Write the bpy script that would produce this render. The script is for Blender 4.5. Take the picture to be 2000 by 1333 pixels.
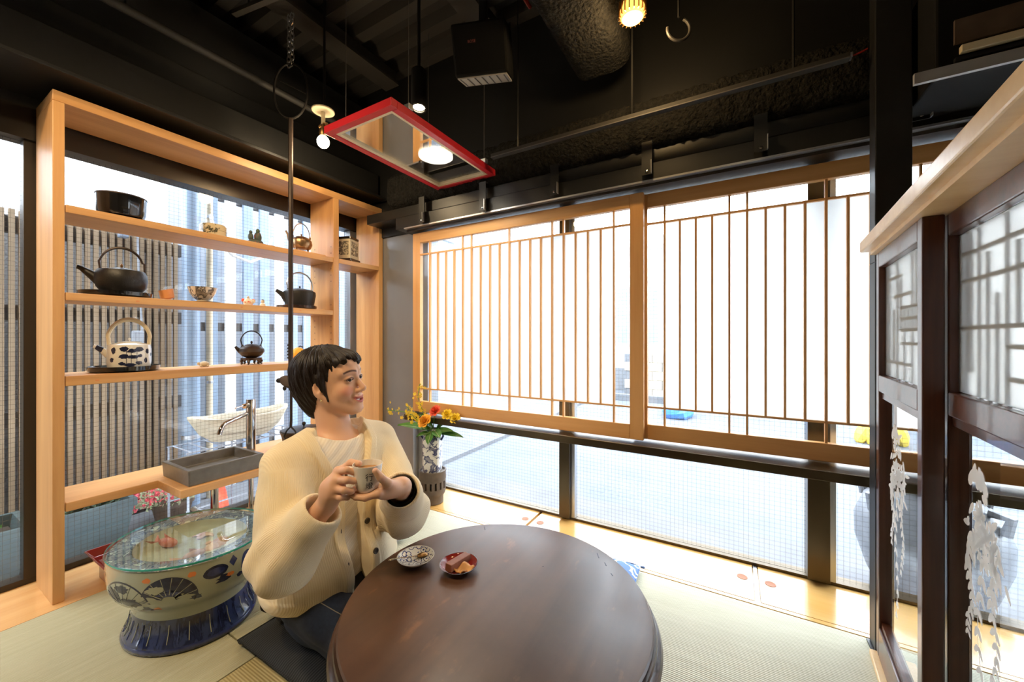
import bpy, bmesh, math, random
import numpy as np
from mathutils import Vector, Matrix, Euler
random.seed(7)
SC = bpy.context.scene
for o in list(bpy.data.objects): bpy.data.objects.remove(o)
COL = SC.collection
PI = math.pi
# ---------------------------------------------------------------- camera
cd = bpy.data.cameras.new('camera'); cam = bpy.data.objects.new('camera', cd); COL.objects.link(cam)
cam.location = (0, 0, 1.0); cam.rotation_euler = (PI/2, 0, math.radians(30))
cd.sensor_width = 36.0; cd.lens = 36.0*750/2000; cd.shift_y = -6.5/2000; cd.clip_start = .02
SC.camera = cam
# ---------------------------------------------------------------- world, exposure
w = bpy.data.worlds.new('world'); SC.world = w; w.use_nodes = True
bg = w.node_tree.nodes['Background']; bg.inputs[0].default_value = (.86, .92, 1.0, 1); bg.inputs[1].default_value = 7.5
SC.view_settings.view_transform = 'Standard'; SC.view_settings.look = 'None'
SC.view_settings.gamma = 1; SC.view_settings.use_curve_mapping = False
SC.view_settings.exposure = 0.72
WARM = (1.0, .74, .43)
# ---------------------------------------------------------------- materials
MAT = {}
def _mat(name):
    m = bpy.data.materials.new(name); m.use_nodes = True; MAT[name] = m
    nt = m.node_tree; return m, nt, nt.nodes['Principled BSDF']
def setp(b, col, rough, metal=0, spec=.5, coat=0, trans=0):
    b.inputs['Base Color'].default_value = (*col, 1); b.inputs['Roughness'].default_value = rough
    b.inputs['Metallic'].default_value = metal; b.inputs['Specular IOR Level'].default_value = spec
    b.inputs['Coat Weight'].default_value = coat; b.inputs['Transmission Weight'].default_value = trans
def nd(nt, t, **kw):
    n = nt.nodes.new(t)
    for k, v in kw.items(): setattr(n, k, v)
    return n
def coords(nt, scale=(1, 1, 1), out='Object'):
    tc = nd(nt, 'ShaderNodeTexCoord'); mp = nd(nt, 'ShaderNodeMapping')
    mp.inputs['Scale'].default_value = scale; nt.links.new(tc.outputs[out], mp.inputs['Vector']); return mp.outputs['Vector']
def noise(nt, vec, scale=5, detail=3, dist=0, rough=.5):
    n = nd(nt, 'ShaderNodeTexNoise'); n.inputs['Scale'].default_value = scale; n.inputs['Detail'].default_value = detail
    n.inputs['Distortion'].default_value = dist; n.inputs['Roughness'].default_value = rough
    nt.links.new(vec, n.inputs['Vector']); return n.outputs['Fac']
def ramp(nt, fac, stops):
    r = nd(nt, 'ShaderNodeValToRGB'); e = r.color_ramp.elements
    while len(e) < len(stops): e.new(.5)
    for i, (p, c) in enumerate(stops): e[i].position = p; e[i].color = (*c, 1)
    nt.links.new(fac, r.inputs['Fac']); return r.outputs['Color']
def bump(nt, b, h, strength=.3, dist=.002):
    n = nd(nt, 'ShaderNodeBump'); n.inputs['Strength'].default_value = strength; n.inputs['Distance'].default_value = dist
    nt.links.new(h, n.inputs['Height']); nt.links.new(n.outputs['Normal'], b.inputs['Normal'])
def math_n(nt, op, a, b=None):
    n = nd(nt, 'ShaderNodeMath', operation=op)
    for i, v in enumerate((a, b)):
        if v is None: continue
        if isinstance(v, (int, float)): n.inputs[i].default_value = v
        else: nt.links.new(v, n.inputs[i])
    return n.outputs[0]
def plain(name, col, rough=.5, metal=0, spec=.5, coat=0, var=None, vscale=8, bmp=0, bscale=60, bdist=.002):
    m, nt, b = _mat(name); setp(b, col, rough, metal, spec, coat)
    v = coords(nt)
    if var:
        nt.links.new(ramp(nt, noise(nt, v, vscale, 4), [(.3, col), (.7, var)]), b.inputs['Base Color'])
    if bmp: bump(nt, b, noise(nt, v, bscale, 4), bmp, bdist)
    return m
def wood(name, c1, c2, axis='z', rough=.45, scale=14, coat=0, spec=.5, c3=None, bmp=.08):
    m, nt, b = _mat(name); setp(b, c1, rough, 0, spec, coat)
    s = {'x': (.06, 1, 1), 'y': (1, .06, 1), 'z': (1, 1, .06)}[axis]
    v = coords(nt, s); f = noise(nt, v, scale, 5, .6); g = noise(nt, v, scale*7, 3, 0)
    f2 = math_n(nt, 'ADD', math_n(nt, 'MULTIPLY', f, .75), math_n(nt, 'MULTIPLY', g, .25))
    st = [(.34, c1), (.62, c2)] if c3 is None else [(.3, c1), (.52, c2), (.7, c3)]
    nt.links.new(ramp(nt, f2, st), b.inputs['Base Color']); bump(nt, b, f2, bmp, .001)
    return m
def glassmat(name, tint=(.97, .985, .99), wire=0, gloss_boost=1.0, ior=1.5):
    m, nt, b = _mat(name); nt.nodes.remove(b); out = nt.nodes['Material Output']
    tr = nd(nt, 'ShaderNodeBsdfTransparent'); tr.inputs[0].default_value = (*tint, 1)
    gl = nd(nt, 'ShaderNodeBsdfGlossy'); gl.inputs['Roughness'].default_value = .01
    fr = nd(nt, 'ShaderNodeFresnel'); fr.inputs[0].default_value = ior
    ge = nd(nt, 'ShaderNodeNewGeometry'); front = math_n(nt, 'SUBTRACT', 1.0, ge.outputs['Backfacing'])
    mx = nd(nt, 'ShaderNodeMixShader'); nt.links.new(math_n(nt, 'MULTIPLY', math_n(nt, 'MULTIPLY', fr.outputs[0], gloss_boost), front), mx.inputs[0])
    nt.links.new(tr.outputs[0], mx.inputs[1]); nt.links.new(gl.outputs[0], mx.inputs[2]); last = mx.outputs[0]
    if wire:
        sep = nd(nt, 'ShaderNodeSeparateXYZ'); nt.links.new(coords(nt), sep.inputs[0])
        fac = None
        for a in ((wire if isinstance(wire, str) else 'xz')):
            f = math_n(nt, 'FRACT', math_n(nt, 'MULTIPLY', sep.outputs['xyz'.index(a)], 52.0))
            l = math_n(nt, 'LESS_THAN', f, .05)
            fac = l if fac is None else math_n(nt, 'MAXIMUM', fac, l)
        df = nd(nt, 'ShaderNodeBsdfDiffuse'); df.inputs[0].default_value = (.22, .23, .25, 1)
        m2 = nd(nt, 'ShaderNodeMixShader'); nt.links.new(math_n(nt, 'MULTIPLY', fac, .4), m2.inputs[0])
        nt.links.new(last, m2.inputs[1]); nt.links.new(df.outputs[0], m2.inputs[2]); last = m2.outputs[0]
    nt.links.new(last, out.inputs[0]); return m
def emit(name, col, s):
    m, nt, b = _mat(name); setp(b, col, .5)
    b.inputs['Emission Color'].default_value = (*col, 1); b.inputs['Emission Strength'].default_value = s; return m
def translucent(name, col, mix=.75, clear=0.0):
    m, nt, b = _mat(name); nt.nodes.remove(b); out = nt.nodes['Material Output']
    t = nd(nt, 'ShaderNodeBsdfTranslucent'); t.inputs[0].default_value = (*col, 1)
    d = nd(nt, 'ShaderNodeBsdfDiffuse'); d.inputs[0].default_value = (*col, 1)
    mx = nd(nt, 'ShaderNodeMixShader'); mx.inputs[0].default_value = mix
    nt.links.new(d.outputs[0], mx.inputs[1]); nt.links.new(t.outputs[0], mx.inputs[2]); last = mx.outputs[0]
    if clear:
        tr = nd(nt, 'ShaderNodeBsdfTransparent'); m2 = nd(nt, 'ShaderNodeMixShader'); m2.inputs[0].default_value = clear
        nt.links.new(last, m2.inputs[1]); nt.links.new(tr.outputs[0], m2.inputs[2]); last = m2.outputs[0]
    nt.links.new(last, out.inputs[0]); return m
def frosted():
    m, nt, b = _mat('frosted'); nt.nodes.remove(b); out = nt.nodes['Material Output']
    r = nd(nt, 'ShaderNodeBsdfRefraction'); r.inputs['Roughness'].default_value = .28; r.inputs['IOR'].default_value = 1.12; r.inputs[0].default_value = (.96, .96, .95, 1)
    t = nd(nt, 'ShaderNodeBsdfTranslucent'); t.inputs[0].default_value = (.92, .92, .91, 1); mx = nd(nt, 'ShaderNodeMixShader'); mx.inputs[0].default_value = .3
    nt.links.new(r.outputs[0], mx.inputs[1]); nt.links.new(t.outputs[0], mx.inputs[2]); nt.links.new(mx.outputs[0], out.inputs[0])
# hinoki / pine for shelf and shoji
HC1, HC2 = (.53, .262, .092), (.67, .37, .145)
wood('pine_y', HC1, HC2, 'y', .42); wood('pine_z', HC1, HC2, 'z', .42); wood('pine_x', HC1, HC2, 'x', .42)
wood('cedar_x', (.64, .32, .105), (.76, .42, .16), 'x', .4); wood('cedar_z', (.64, .32, .105), (.76, .42, .16), 'z', .4)
wood('ledge_wood', (.50, .275, .075), (.58, .345, .115), 'x', .2, 9, coat=.25, spec=.6)
wood('sill_wood', (.60, .32, .12), (.70, .42, .18), 'y', .25, 9, coat=.3)
wood('cap_wood', (.74, .48, .22), (.84, .60, .32), 'y', .35, 12)
wood('red_lacquer_wood', (.045, .013, .007), (.115, .036, .018), 'z', .28, 16, coat=.25)
wood('red_rail_wood', (.05, .015, .008), (.13, .042, .02), 'y', .28, 16, coat=.25)
wood('slat_wood', (.24, .165, .10), (.37, .275, .18), 'z', .75, 10)
wood('dark_wood', (.02, .010, .007), (.05, .024, .014), 'y', .3, 14, coat=.3)
plain('steel_black', (.012, .012, .012), .38, 0, .5)
plain('ceiling_black', (.014, .013, .012), .7, var=(.022, .02, .018), vscale=5)
plain('deck_black', (.035, .032, .028), .5)
plain('fuzzy_black', (.006, .006, .0056), .95, spec=.15, var=(.018, .017, .015), vscale=60, bmp=1.0, bscale=70, bdist=.02)
plain('column_steel', (.26, .275, .30), .35, .5, var=(.31, .325, .35), vscale=3)
plain('bronze', (.10, .075, .045), .28, .85)
plain('bronze_dark', (.05, .042, .035), .35, .6)
plain('alu', (.55, .56, .58), .3, .9)
plain('chrome', (.75, .75, .76), .08, 1)
plain('iron', (.018, .016, .015), .45, .3, bmp=.25, bscale=120)
plain('iron_brown', (.035, .024, .019), .4, .5, var=(.06, .04, .03), vscale=9, bmp=.2, bscale=120)
plain('copper', (.30, .19, .11), .3, .9, var=(.42, .26, .13), vscale=20)
plain('black_lacquer', (.006, .006, .007), .12, coat=.6)
plain('brown_lacquer', (.03, .016, .012), .2, coat=.5)
plain('red_lacquer', (.22, .018, .014), .14, coat=.7)
plain('red_paint', (.52, .018, .028), .35, coat=.2)
plain('cream_paint', (.72, .62, .42), .5)
plain('gold_ring', (.35, .20, .08), .3, .9)
plain('stone_grey', (.12, .112, .10), .33, var=(.165, .155, .14), vscale=30, bmp=.15, bscale=150)
plain('white_glaze', (.74, .72, .66), .12, coat=.5)
plain('cup_glaze', (.80, .77, .69), .12, coat=.5)
plain('cobalt', (.018, .026, .09), .15, coat=.5, var=(.04, .055, .16), vscale=40)
plain('navy_print', (.008, .011, .036), .22, coat=.2, var=(.025, .032, .075), vscale=70)
plain('ink', (.01, .012, .02), .4)
plain('orange_print', (.62, .20, .06), .2, coat=.4)
plain('celadon', (.30, .315, .235), .14, coat=.6, var=(.36, .375, .29), vscale=6)
plain('tea_brown', (.42, .20, .055), .2)
plain('coffee', (.45, .22, .07), .15)
plain('clay_brown', (.075, .052, .036), .55, var=(.11, .075, .05), vscale=25, bmp=.3, bscale=90)
plain('clay_light', (.50, .42, .30), .5, var=(.58, .5, .36), vscale=30)
plain('wood_cup', (.62, .24, .08), .45, var=(.72, .32, .12), vscale=14)
plain('chocolate', (.24, .085, .045), .5, var=(.29, .11, .06), vscale=50, bmp=.3, bscale=90)
plain('cracker', (.62, .30, .09), .5, var=(.70, .40, .16), vscale=60)
plain('pink_shell', (.72, .36, .27), .4, var=(.82, .50, .38), vscale=20)
plain('red_fish', (.65, .09, .06), .3, var=(.8, .3, .2), vscale=25)
plain('leaf_green', (.05, .18, .03), .45, var=(.12, .30, .05), vscale=12)
plain('leaf_pale', (.42, .52, .28), .6, var=(.65, .70, .5), vscale=40)
plain('leaf_dark', (.03, .06, .03), .6, var=(.08, .12, .06), vscale=40)
plain('petal_yellow', (.85, .62, .03), .5); plain('petal_orange', (.90, .42, .03), .5, var=(.95, .52, .06), vscale=30)
plain('petal_red', (.72, .06, .03), .5, var=(.85, .15, .06), vscale=30); plain('petal_pink', (.72, .06, .11), .5, var=(.85, .2, .22), vscale=30)
plain('planter_teal', (.04, .06, .063), .6, var=(.06, .085, .086), vscale=8, bmp=.3, bscale=25)
plain('soil', (.05, .035, .025), .95, bmp=.8, bscale=60)
plain('stucco_grey', (.14, .137, .137), .95, var=(.19, .187, .185), vscale=40, bmp=.9, bscale=60, bdist=.01)
plain('stucco_pale', (.34, .37, .42), .9, bmp=.3, bscale=40); plain('stucco_white', (.78, .78, .78), .9, bmp=.3, bscale=40)
plain('pipe_blue', (.19, .26, .36), .4, .1, var=(.24, .31, .40), vscale=4)
plain('pipe_white', (.74, .77, .80), .4)
plain('rail_dark', (.07, .065, .065), .6)
plain('concrete', (.125, .13, .142), .9, var=(.15, .155, .168), vscale=5)
plain('asphalt', (.115, .128, .150), .9, var=(.138, .15, .172), vscale=2.5)
plain('tarp_blue', (.06, .22, .55), .45); plain('bag_yellow', (.75, .55, .08), .6)
plain('cable_grey', (.30, .33, .38), .5); plain('cable_white', (.8, .8, .8), .5)
plain('jar_glaze', (.11, .118, .135), .4, coat=.2, var=(.17, .18, .20), vscale=18, bmp=.15, bscale=60)
plain('speaker_black', (.006, .006, .006), .8, spec=.15); plain('grille_grey', (.33, .31, .27), .6)
plain('hole_brown', (.30, .09, .02), .6); plain('grey_paint', (.34, .34, .35), .5); plain('interior_wall', (.36, .27, .17), .8)
plain('speaker_logo', (.25, .07, .06), .5)
plain('denim', (.012, .018, .034), .8, var=(.022, .03, .052), vscale=90, bmp=.35, bscale=400)
plain('stitch', (.35, .28, .18), .8)
plain('black_knit', (.008, .006, .006), .85, bmp=.3, bscale=300)
plain('button', (.07, .06, .05), .3, .2); plain('earring', (.8, .65, .35), .2, 1)
plain('teeth', (.82, .78, .70), .25); plain('eye_white', (.78, .74, .70), .15, coat=.5); plain('iris', (.012, .007, .005), .35, spec=.25)
glassmat('glass'); glassmat('glass_wired_left', wire='yz'); glassmat('glass_wired_right', wire='xz')
glassmat('glass_table', (.90, .97, .95), gloss_boost=2.2); plain('glass_edge', (.02, .32, .27), .1, coat=.6)
plain('window_white', (.85, .85, .85), .8)
translucent('paper', (.93, .93, .91), .8); frosted()
plain('etched', (.86, .86, .85), .8); plain('lattice_grey', (.5, .47, .43), .7)
emit('lamp_glow', (1.0, .84, .56), 30); emit('lamp_amber', (1.0, .50, .10), 1.3); emit('lamp_yellow', (1.0, .80, .38), 5); emit('disc_glow', (1.0, .93, .78), 9)
def mirrorpane():
    m, nt, b = _mat('mirror_pane'); nt.nodes.remove(b); out = nt.nodes['Material Output']
    tr = nd(nt, 'ShaderNodeBsdfTransparent'); gl = nd(nt, 'ShaderNodeBsdfGlossy'); gl.inputs['Roughness'].default_value = .005
    gl.inputs[0].default_value = (.9, .9, .88, 1)
    mx = nd(nt, 'ShaderNodeMixShader'); mx.inputs[0].default_value = .72
    nt.links.new(tr.outputs[0], mx.inputs[1]); nt.links.new(gl.outputs[0], mx.inputs[2]); nt.links.new(mx.outputs[0], out.inputs[0])
mirrorpane()
def tatami(name, c1, c2, axis):
    m, nt, b = _mat(name); setp(b, c1, .6, 0, .35)
    v = coords(nt); sep = nd(nt, 'ShaderNodeSeparateXYZ'); nt.links.new(v, sep.inputs[0])
    s = math_n(nt, 'SINE', math_n(nt, 'MULTIPLY', sep.outputs['xyz'.index(axis)], 2*PI/.0072))
    sc = (1, .05, 1) if axis == 'x' else (.05, 1, 1)
    n = noise(nt, coords(nt, sc), 60, 3); big = noise(nt, v, 3, 2)
    f = math_n(nt, 'ADD', math_n(nt, 'MULTIPLY', n, .6), math_n(nt, 'MULTIPLY', big, .4))
    f = math_n(nt, 'ADD', f, math_n(nt, 'MULTIPLY', s, .05))
    nt.links.new(ramp(nt, f, [(.35, c1), (.65, c2)]), b.inputs['Base Color']); bump(nt, b, s, .5, .0012)
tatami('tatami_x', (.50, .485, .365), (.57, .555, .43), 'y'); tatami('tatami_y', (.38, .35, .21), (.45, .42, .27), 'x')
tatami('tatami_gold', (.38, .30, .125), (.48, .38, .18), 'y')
def striped(name, c1, c2, axis, period, duty=.5, rough=.85):
    m, nt, b = _mat(name); setp(b, c1, rough)
    sep = nd(nt, 'ShaderNodeSeparateXYZ'); nt.links.new(coords(nt), sep.inputs[0])
    s = math_n(nt, 'SINE', math_n(nt, 'MULTIPLY', sep.outputs['xyz'.index(axis)], 2*PI/period))
    f = math_n(nt, 'ADD', math_n(nt, 'MULTIPLY', s, .5), .5)
    nt.links.new(ramp(nt, f, [(duty, c1), (min(1, duty+.15), c2)]), b.inputs['Base Color']); bump(nt, b, f, .5, .002)
striped('cushion_black', (.008, .009, .010), (.035, .037, .036), 'x', .0085, .62)
striped('cushion_grey', (.20, .19, .165), (.30, .285, .25), 'x', .02, .45)
def swirl(name, base, ink, scale, rough=.6, lo=.28, hi=.42, coat=0):
    m, nt, b = _mat(name); setp(b, base, rough, 0, .5, coat); v = coords(nt)
    vo = nd(nt, 'ShaderNodeTexVoronoi'); vo.inputs['Scale'].default_value = scale; nt.links.new(v, vo.inputs['Vector'])
    d = math_n(nt, 'FRACT', math_n(nt, 'MULTIPLY', vo.outputs['Distance'], 2.6))
    nt.links.new(ramp(nt, d, [(lo, base), (lo+.05, ink), (hi+.14, ink), (hi+.19, base)]), b.inputs['Base Color'])
swirl('karakusa', (.06, .16, .42), (.72, .76, .82), 15); swirl('saucer_print', (.80, .79, .74), (.035, .05, .20), 62, .12, .2, .36, .5)
def blotch(name, base, ink, scale, thr, stretch=(1, 1, 1), rough=.14, coat=.5):
    m, nt, b = _mat(name); setp(b, base, rough, 0, .5, coat)
    f = noise(nt, coords(nt, stretch), scale, 6, .8, .6)
    nt.links.new(ramp(nt, f, [(thr-.02, base), (thr+.02, ink), (thr+.12, tuple(.6*a+.4*c for a, c in zip(ink, base)))]), b.inputs['Base Color'])
blotch('vase_print', (.72, .72, .68), (.02, .03, .12), 24, .52); blotch('bowl_print', (.68, .60, .48), (.03, .028, .03), 26, .55, (1, 1, .6))
blotch('box_print', (.62, .52, .34), (.035, .04, .025), 16, .57); blotch('caddy_print', (.64, .56, .38), (.03, .03, .035), 60, .5)
blotch('rim_print', (.66, .66, .60), (.03, .05, .17), 45, .42); blotch('figure_print', (.05, .07, .06), (.35, .03, .02), 22, .55, rough=.5, coat=0)
blotch('hen_print', (.75, .70, .58), (.62, .10, .04), 35, .55, rough=.4, coat=0); blotch('porcelain_base', (.03, .045, .12), (.012, .016, .05), 26, .5, (1, 1, .25))
def table_wood():
    m, nt, b = _mat('table_wood'); setp(b, (.1, .04, .02), .38, 0, .75, .2)
    b.inputs['Coat Roughness'].default_value = .3
    v = coords(nt, (1, .07, 1)); f = noise(nt, v, 10, 7, .5); g = noise(nt, coords(nt), 6, 6, 0, .65); h = noise(nt, coords(nt, (1, .25, 1)), 34, 4)
    k = math_n(nt, 'ADD', math_n(nt, 'MULTIPLY', f, .6), math_n(nt, 'MULTIPLY', g, .4))
    c = ramp(nt, k, [(.34, (.052, .024, .015)), (.5, (.092, .044, .026)), (.66, (.14, .066, .036))])
    mx = nd(nt, 'ShaderNodeMixRGB'); mx.inputs[2].default_value = (.27, .12, .05, 1); nt.links.new(c, mx.inputs[1])
    nt.links.new(ramp(nt, math_n(nt, 'MULTIPLY', g, h), [(.33, (0, 0, 0)), (.44, (.7, .7, .7))]), mx.inputs[0])
    nt.links.new(mx.outputs[0], b.inputs['Base Color'])
    nt.links.new(math_n(nt, 'ADD', math_n(nt, 'MULTIPLY', g, .4), .16), b.inputs['Roughness']); bump(nt, b, f, .10, .001)
table_wood()
wood('table_edge', (.022, .010, .007), (.075, .032, .018), 'z', .3, 10, coat=.2)
# ---------------------------------------------------------------- helpers
def tag(o, label=None, cat=None, group=None, kind=None):
    if label: o['label'] = label
    if cat: o['category'] = cat
    if group: o['group'] = group
    if kind: o['kind'] = kind
    return o
def thing(name, loc, label, cat, group=None, rz=0, kind=None):
    e = bpy.data.objects.new(name, None); e.empty_display_size = .05; COL.objects.link(e)
    e.location = loc; e.rotation_euler = (0, 0, rz); return tag(e, label, cat, group, kind)
def basis(d):
    d = Vector(d).normalized(); u = d.orthogonal().normalized(); return u, d.cross(u), d
class MB:
    def __init__(s): s.v = []; s.f = []
    def add(s, vs, fs, M=None):
        o = len(s.v); s.v += [tuple(M @ Vector(q)) if M is not None else tuple(q) for q in vs]
        s.f += [tuple(i+o for i in f) for f in fs]; return s
    def box(s, x0, x1, y0, y1, z0, z1, M=None):
        return s.add([(x0,y0,z0),(x1,y0,z0),(x1,y1,z0),(x0,y1,z0),(x0,y0,z1),(x1,y0,z1),(x1,y1,z1),(x0,y1,z1)],
                     [(3,2,1,0),(4,5,6,7),(0,1,5,4),(1,2,6,5),(2,3,7,6),(3,0,4,7)], M)
    def tube(s, pts, r, n=8, closed=False, cap=True):
        P = [Vector(p) for p in pts]; k = len(P); R = r if isinstance(r, (list, tuple)) else [r]*k
        T = []
        for i in range(k):
            a = P[(i-1) % k] if (closed or i > 0) else P[i]; b = P[(i+1) % k] if (closed or i < k-1) else P[i]
            T.append((b-a).normalized())
        u = T[0].orthogonal().normalized(); vs = []
        for i in range(k):
            u = (u - T[i]*u.dot(T[i])); u = u.normalized() if u.length > 1e-6 else T[i].orthogonal().normalized(); w_ = T[i].cross(u)
            for j in range(n):
                a = 2*PI*j/n; vs.append(P[i]+(u*math.cos(a)+w_*math.sin(a))*R[i])
        fs = []
        for i in range(k if closed else k-1):
            q = (i+1) % k
            for j in range(n): fs.append((i*n+j, i*n+(j+1) % n, q*n+(j+1) % n, q*n+j))
        if cap and not closed: fs += [tuple(reversed(range(n))), tuple((k-1)*n+j for j in range(n))]
        return s.add(vs, fs)
    def lathe(s, prof, n=24, sx=1, sy=1, c=(0,0,0), M=None, caps=True):
        vs = []; k = len(prof)
        for r, z in prof:
            for j in range(n):
                a = 2*PI*j/n; vs.append((c[0]+r*sx*math.cos(a), c[1]+r*sy*math.sin(a), c[2]+z))
        fs = [(i*n+j, i*n+(j+1) % n, (i+1)*n+(j+1) % n, (i+1)*n+j) for i in range(k-1) for j in range(n)]
        if caps: fs += [tuple(reversed(range(n))), tuple((k-1)*n+j for j in range(n))]
        return s.add(vs, fs, M)
    def ell(s, c, r, nu=12, nv=8, M=None):
        prof = [(max(1e-4, math.sin(PI*i/nv)), -math.cos(PI*i/nv)) for i in range(nv+1)]
        vs = []; 
        for q, z in prof:
            for j in range(nu):
                a = 2*PI*j/nu; p = Vector((q*math.cos(a)*r[0], q*math.sin(a)*r[1], z*r[2]))
                if M is not None: p = M @ p
                vs.append((c[0]+p[0], c[1]+p[1], c[2]+p[2]))
        fs = [(i*nu+j, i*nu+(j+1) % nu, (i+1)*nu+(j+1) % nu, (i+1)*nu+j) for i in range(nv) for j in range(nu)]
        return s.add(vs, fs)
    def prism(s, poly, z0, z1, M=None):
        n = len(poly); vs = [(x, y, z0) for x, y in poly]+[(x, y, z1) for x, y in poly]
        return s.add(vs, [tuple(reversed(range(n))), tuple(range(n, 2*n))]+[(i, (i+1) % n, n+(i+1) % n, n+i) for i in range(n)], M)
    def grid(s, fn, nu, nv, closed_u=False):
        vs = [fn(i/(nu-1 if not closed_u else nu), j/(nv-1)) for j in range(nv) for i in range(nu)]
        fs = [(j*nu+i, j*nu+(i+1) % nu, (j+1)*nu+(i+1) % nu, (j+1)*nu+i) for j in range(nv-1) for i in range(nu if closed_u else nu-1)]
        return s.add(vs, fs)
    def build(s, name, mat, parent=None, smooth=False, bevel=0, label=None, angle=40):
        me = bpy.data.meshes.new(name); me.from_pydata([tuple(v) for v in s.v], [], s.f); me.update()
        bm = bmesh.new(); bm.from_mesh(me); bmesh.ops.recalc_face_normals(bm, faces=bm.faces); bm.to_mesh(me); bm.free()
        if smooth:
            for p in me.polygons: p.use_smooth = True
            if angle: me.set_sharp_from_angle(angle=math.radians(angle))
        me.materials.append(MAT[mat] if isinstance(mat, str) else mat)
        o = bpy.data.objects.new(name, me); COL.objects.link(o)
        if parent is not None: o.parent = parent
        if bevel:
            b = o.modifiers.new('bevel', 'BEVEL'); b.width = bevel; b.segments = 2; b.limit_method = 'ANGLE'
        if label: o['label'] = label
        return o
def BX(name, mat, parent, x0, x1, y0, y1, z0, z1, bevel=0): return MB().box(x0,x1,y0,y1,z0,z1).build(name, mat, parent, bevel=bevel)
def clone(o, parent=None, loc=None, name=None):
    c = o.copy(); COL.objects.link(c); c.parent = parent
    if loc is not None: c.location = loc
    return c
def clone_tree(root, loc, rz=0, label=None):
    r = clone(root, None, loc); r.rotation_euler = (0, 0, rz)
    if label: r['label'] = label
    for ch in list(root.children):
        c = clone(ch, r)
        for g in list(ch.children): clone(g, c)
    return r
def arc(c, r, a0, a1, n, axis='xz', ry=None):
    out = []
    for i in range(n+1):
        a = math.radians(a0+(a1-a0)*i/n); q = r*math.cos(a); h = (ry or r)*math.sin(a)
        out.append((c[0]+q, c[1], c[2]+h) if axis == 'xz' else (c[0], c[1]+q, c[2]+h))
    return out
def S3(p): return (-.5*0+p[0], p[1], p[2])
def lamp_light(name, parent, loc, energy, col, radius=.04, spot=None, target=None, blend=.6):
    l = bpy.data.lights.new(name, 'SPOT' if spot else 'POINT'); l.energy = energy; l.color = col; l.shadow_soft_size = radius
    if spot: l.spot_size = math.radians(spot); l.spot_blend = blend
    o = bpy.data.objects.new(name, l); COL.objects.link(o); o.parent = parent; o.location = loc
    if target is not None:
        base = parent.location if parent is not None else Vector((0,0,0))
        d = Vector(target)-(Vector(base)+Vector(loc)); o.rotation_euler = d.to_track_quat('-Z', 'Y').to_euler()
    return o
# ================================================================ SETTING
def struct(name, mb, mat, label=None, bevel=0, parent=None):
    o = mb.build(name, mat, parent, bevel=bevel); o['kind'] = 'structure'
    if label: tag(o, label)
    return o
# floor: dark base slab with separate mats
floor = struct('floor', MB().box(-2.5, 3.2, -2.8, 2.0, -.10, -.028), 'rail_dark', 'tatami floor of woven straw mats laid around the low table')
g = .0022
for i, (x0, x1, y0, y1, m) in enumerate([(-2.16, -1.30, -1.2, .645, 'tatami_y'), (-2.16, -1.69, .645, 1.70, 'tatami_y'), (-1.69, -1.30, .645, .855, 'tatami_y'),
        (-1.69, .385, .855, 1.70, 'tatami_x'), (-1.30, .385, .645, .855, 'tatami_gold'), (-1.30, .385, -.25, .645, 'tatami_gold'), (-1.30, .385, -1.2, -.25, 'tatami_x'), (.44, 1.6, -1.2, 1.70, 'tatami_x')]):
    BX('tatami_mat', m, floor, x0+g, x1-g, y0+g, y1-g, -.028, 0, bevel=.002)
BX('floor_boards', 'sill_wood', floor, -2.16, 3.2, -2.8, -1.203, -.028, 0)
t1 = struct('trim_1', MB().box(-2.52, -2.16, -2.0, 1.95, -.06, 0.0), 'sill_wood', 'pale wooden sill board along the foot of the shelf', .002)
# ledge under the right windows
t2 = struct('trim_2', MB().box(-2.16, 3.2, 1.70, 2.0, -.06, -.012), 'ledge_wood', 'glossy pale wooden ledge with lift-up lids below the paper screens')
BX('front_strip', 'ledge_wood', t2, -2.16, 3.2, 1.702, 1.722, -.012, 0, .001)
for x0, x1, holes in [(-2.16, -.962, [-.996]), (-.947, .069, [-.905, .031]), (.090, 1.30, [.129]), (1.305, 3.2, [])]:
    l = BX('lid', 'ledge_wood', t2, x0, x1, 1.724, 2.0, -.012, 0, .001)
    for hx in holes:
        MB().lathe([(.0195, 0), (.0195, .0012), (.0165, .0012), (.0145, .0006), (.001, .0006)], 24, c=(hx, 1.872, 0)).build('finger_hole', 'hole_brown', l, True)
BX('pale_strip', 'alu', t2, .0725, .0865, 1.724, 1.995, -.012, -.001)
# ceiling with corrugated deck
ceil = struct('ceiling', MB().box(-2.9, 3.2, -2.8, 2.2, 2.80, 2.90), 'ceiling_black', 'black painted steel deck ceiling')
rib = MB().prism([(-.05, 0), (.05, 0), (.03, -.055), (-.03, -.055)], -2.6, 3.0, Matrix(((0,0,1,0),(1,0,0,0),(0,1,0,0),(0,0,0,1)))).build('deck_rib', 'deck_black', ceil)
rib.location = (0, -1.9, 2.80)
for i in range(1, 24):
    c = clone(rib, ceil, (0, -1.9+i*.17, 2.80))
for x in (-1.95, -1.15, -.05, 1.2):
    BX('purlin', 'deck_black', ceil, x-.03, x+.03, -2.7, 1.8, 2.66, 2.745)
    BX('purlin_flange', 'deck_black', ceil, x-.06, x+.06, -2.7, 1.8, 2.645, 2.66)
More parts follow.
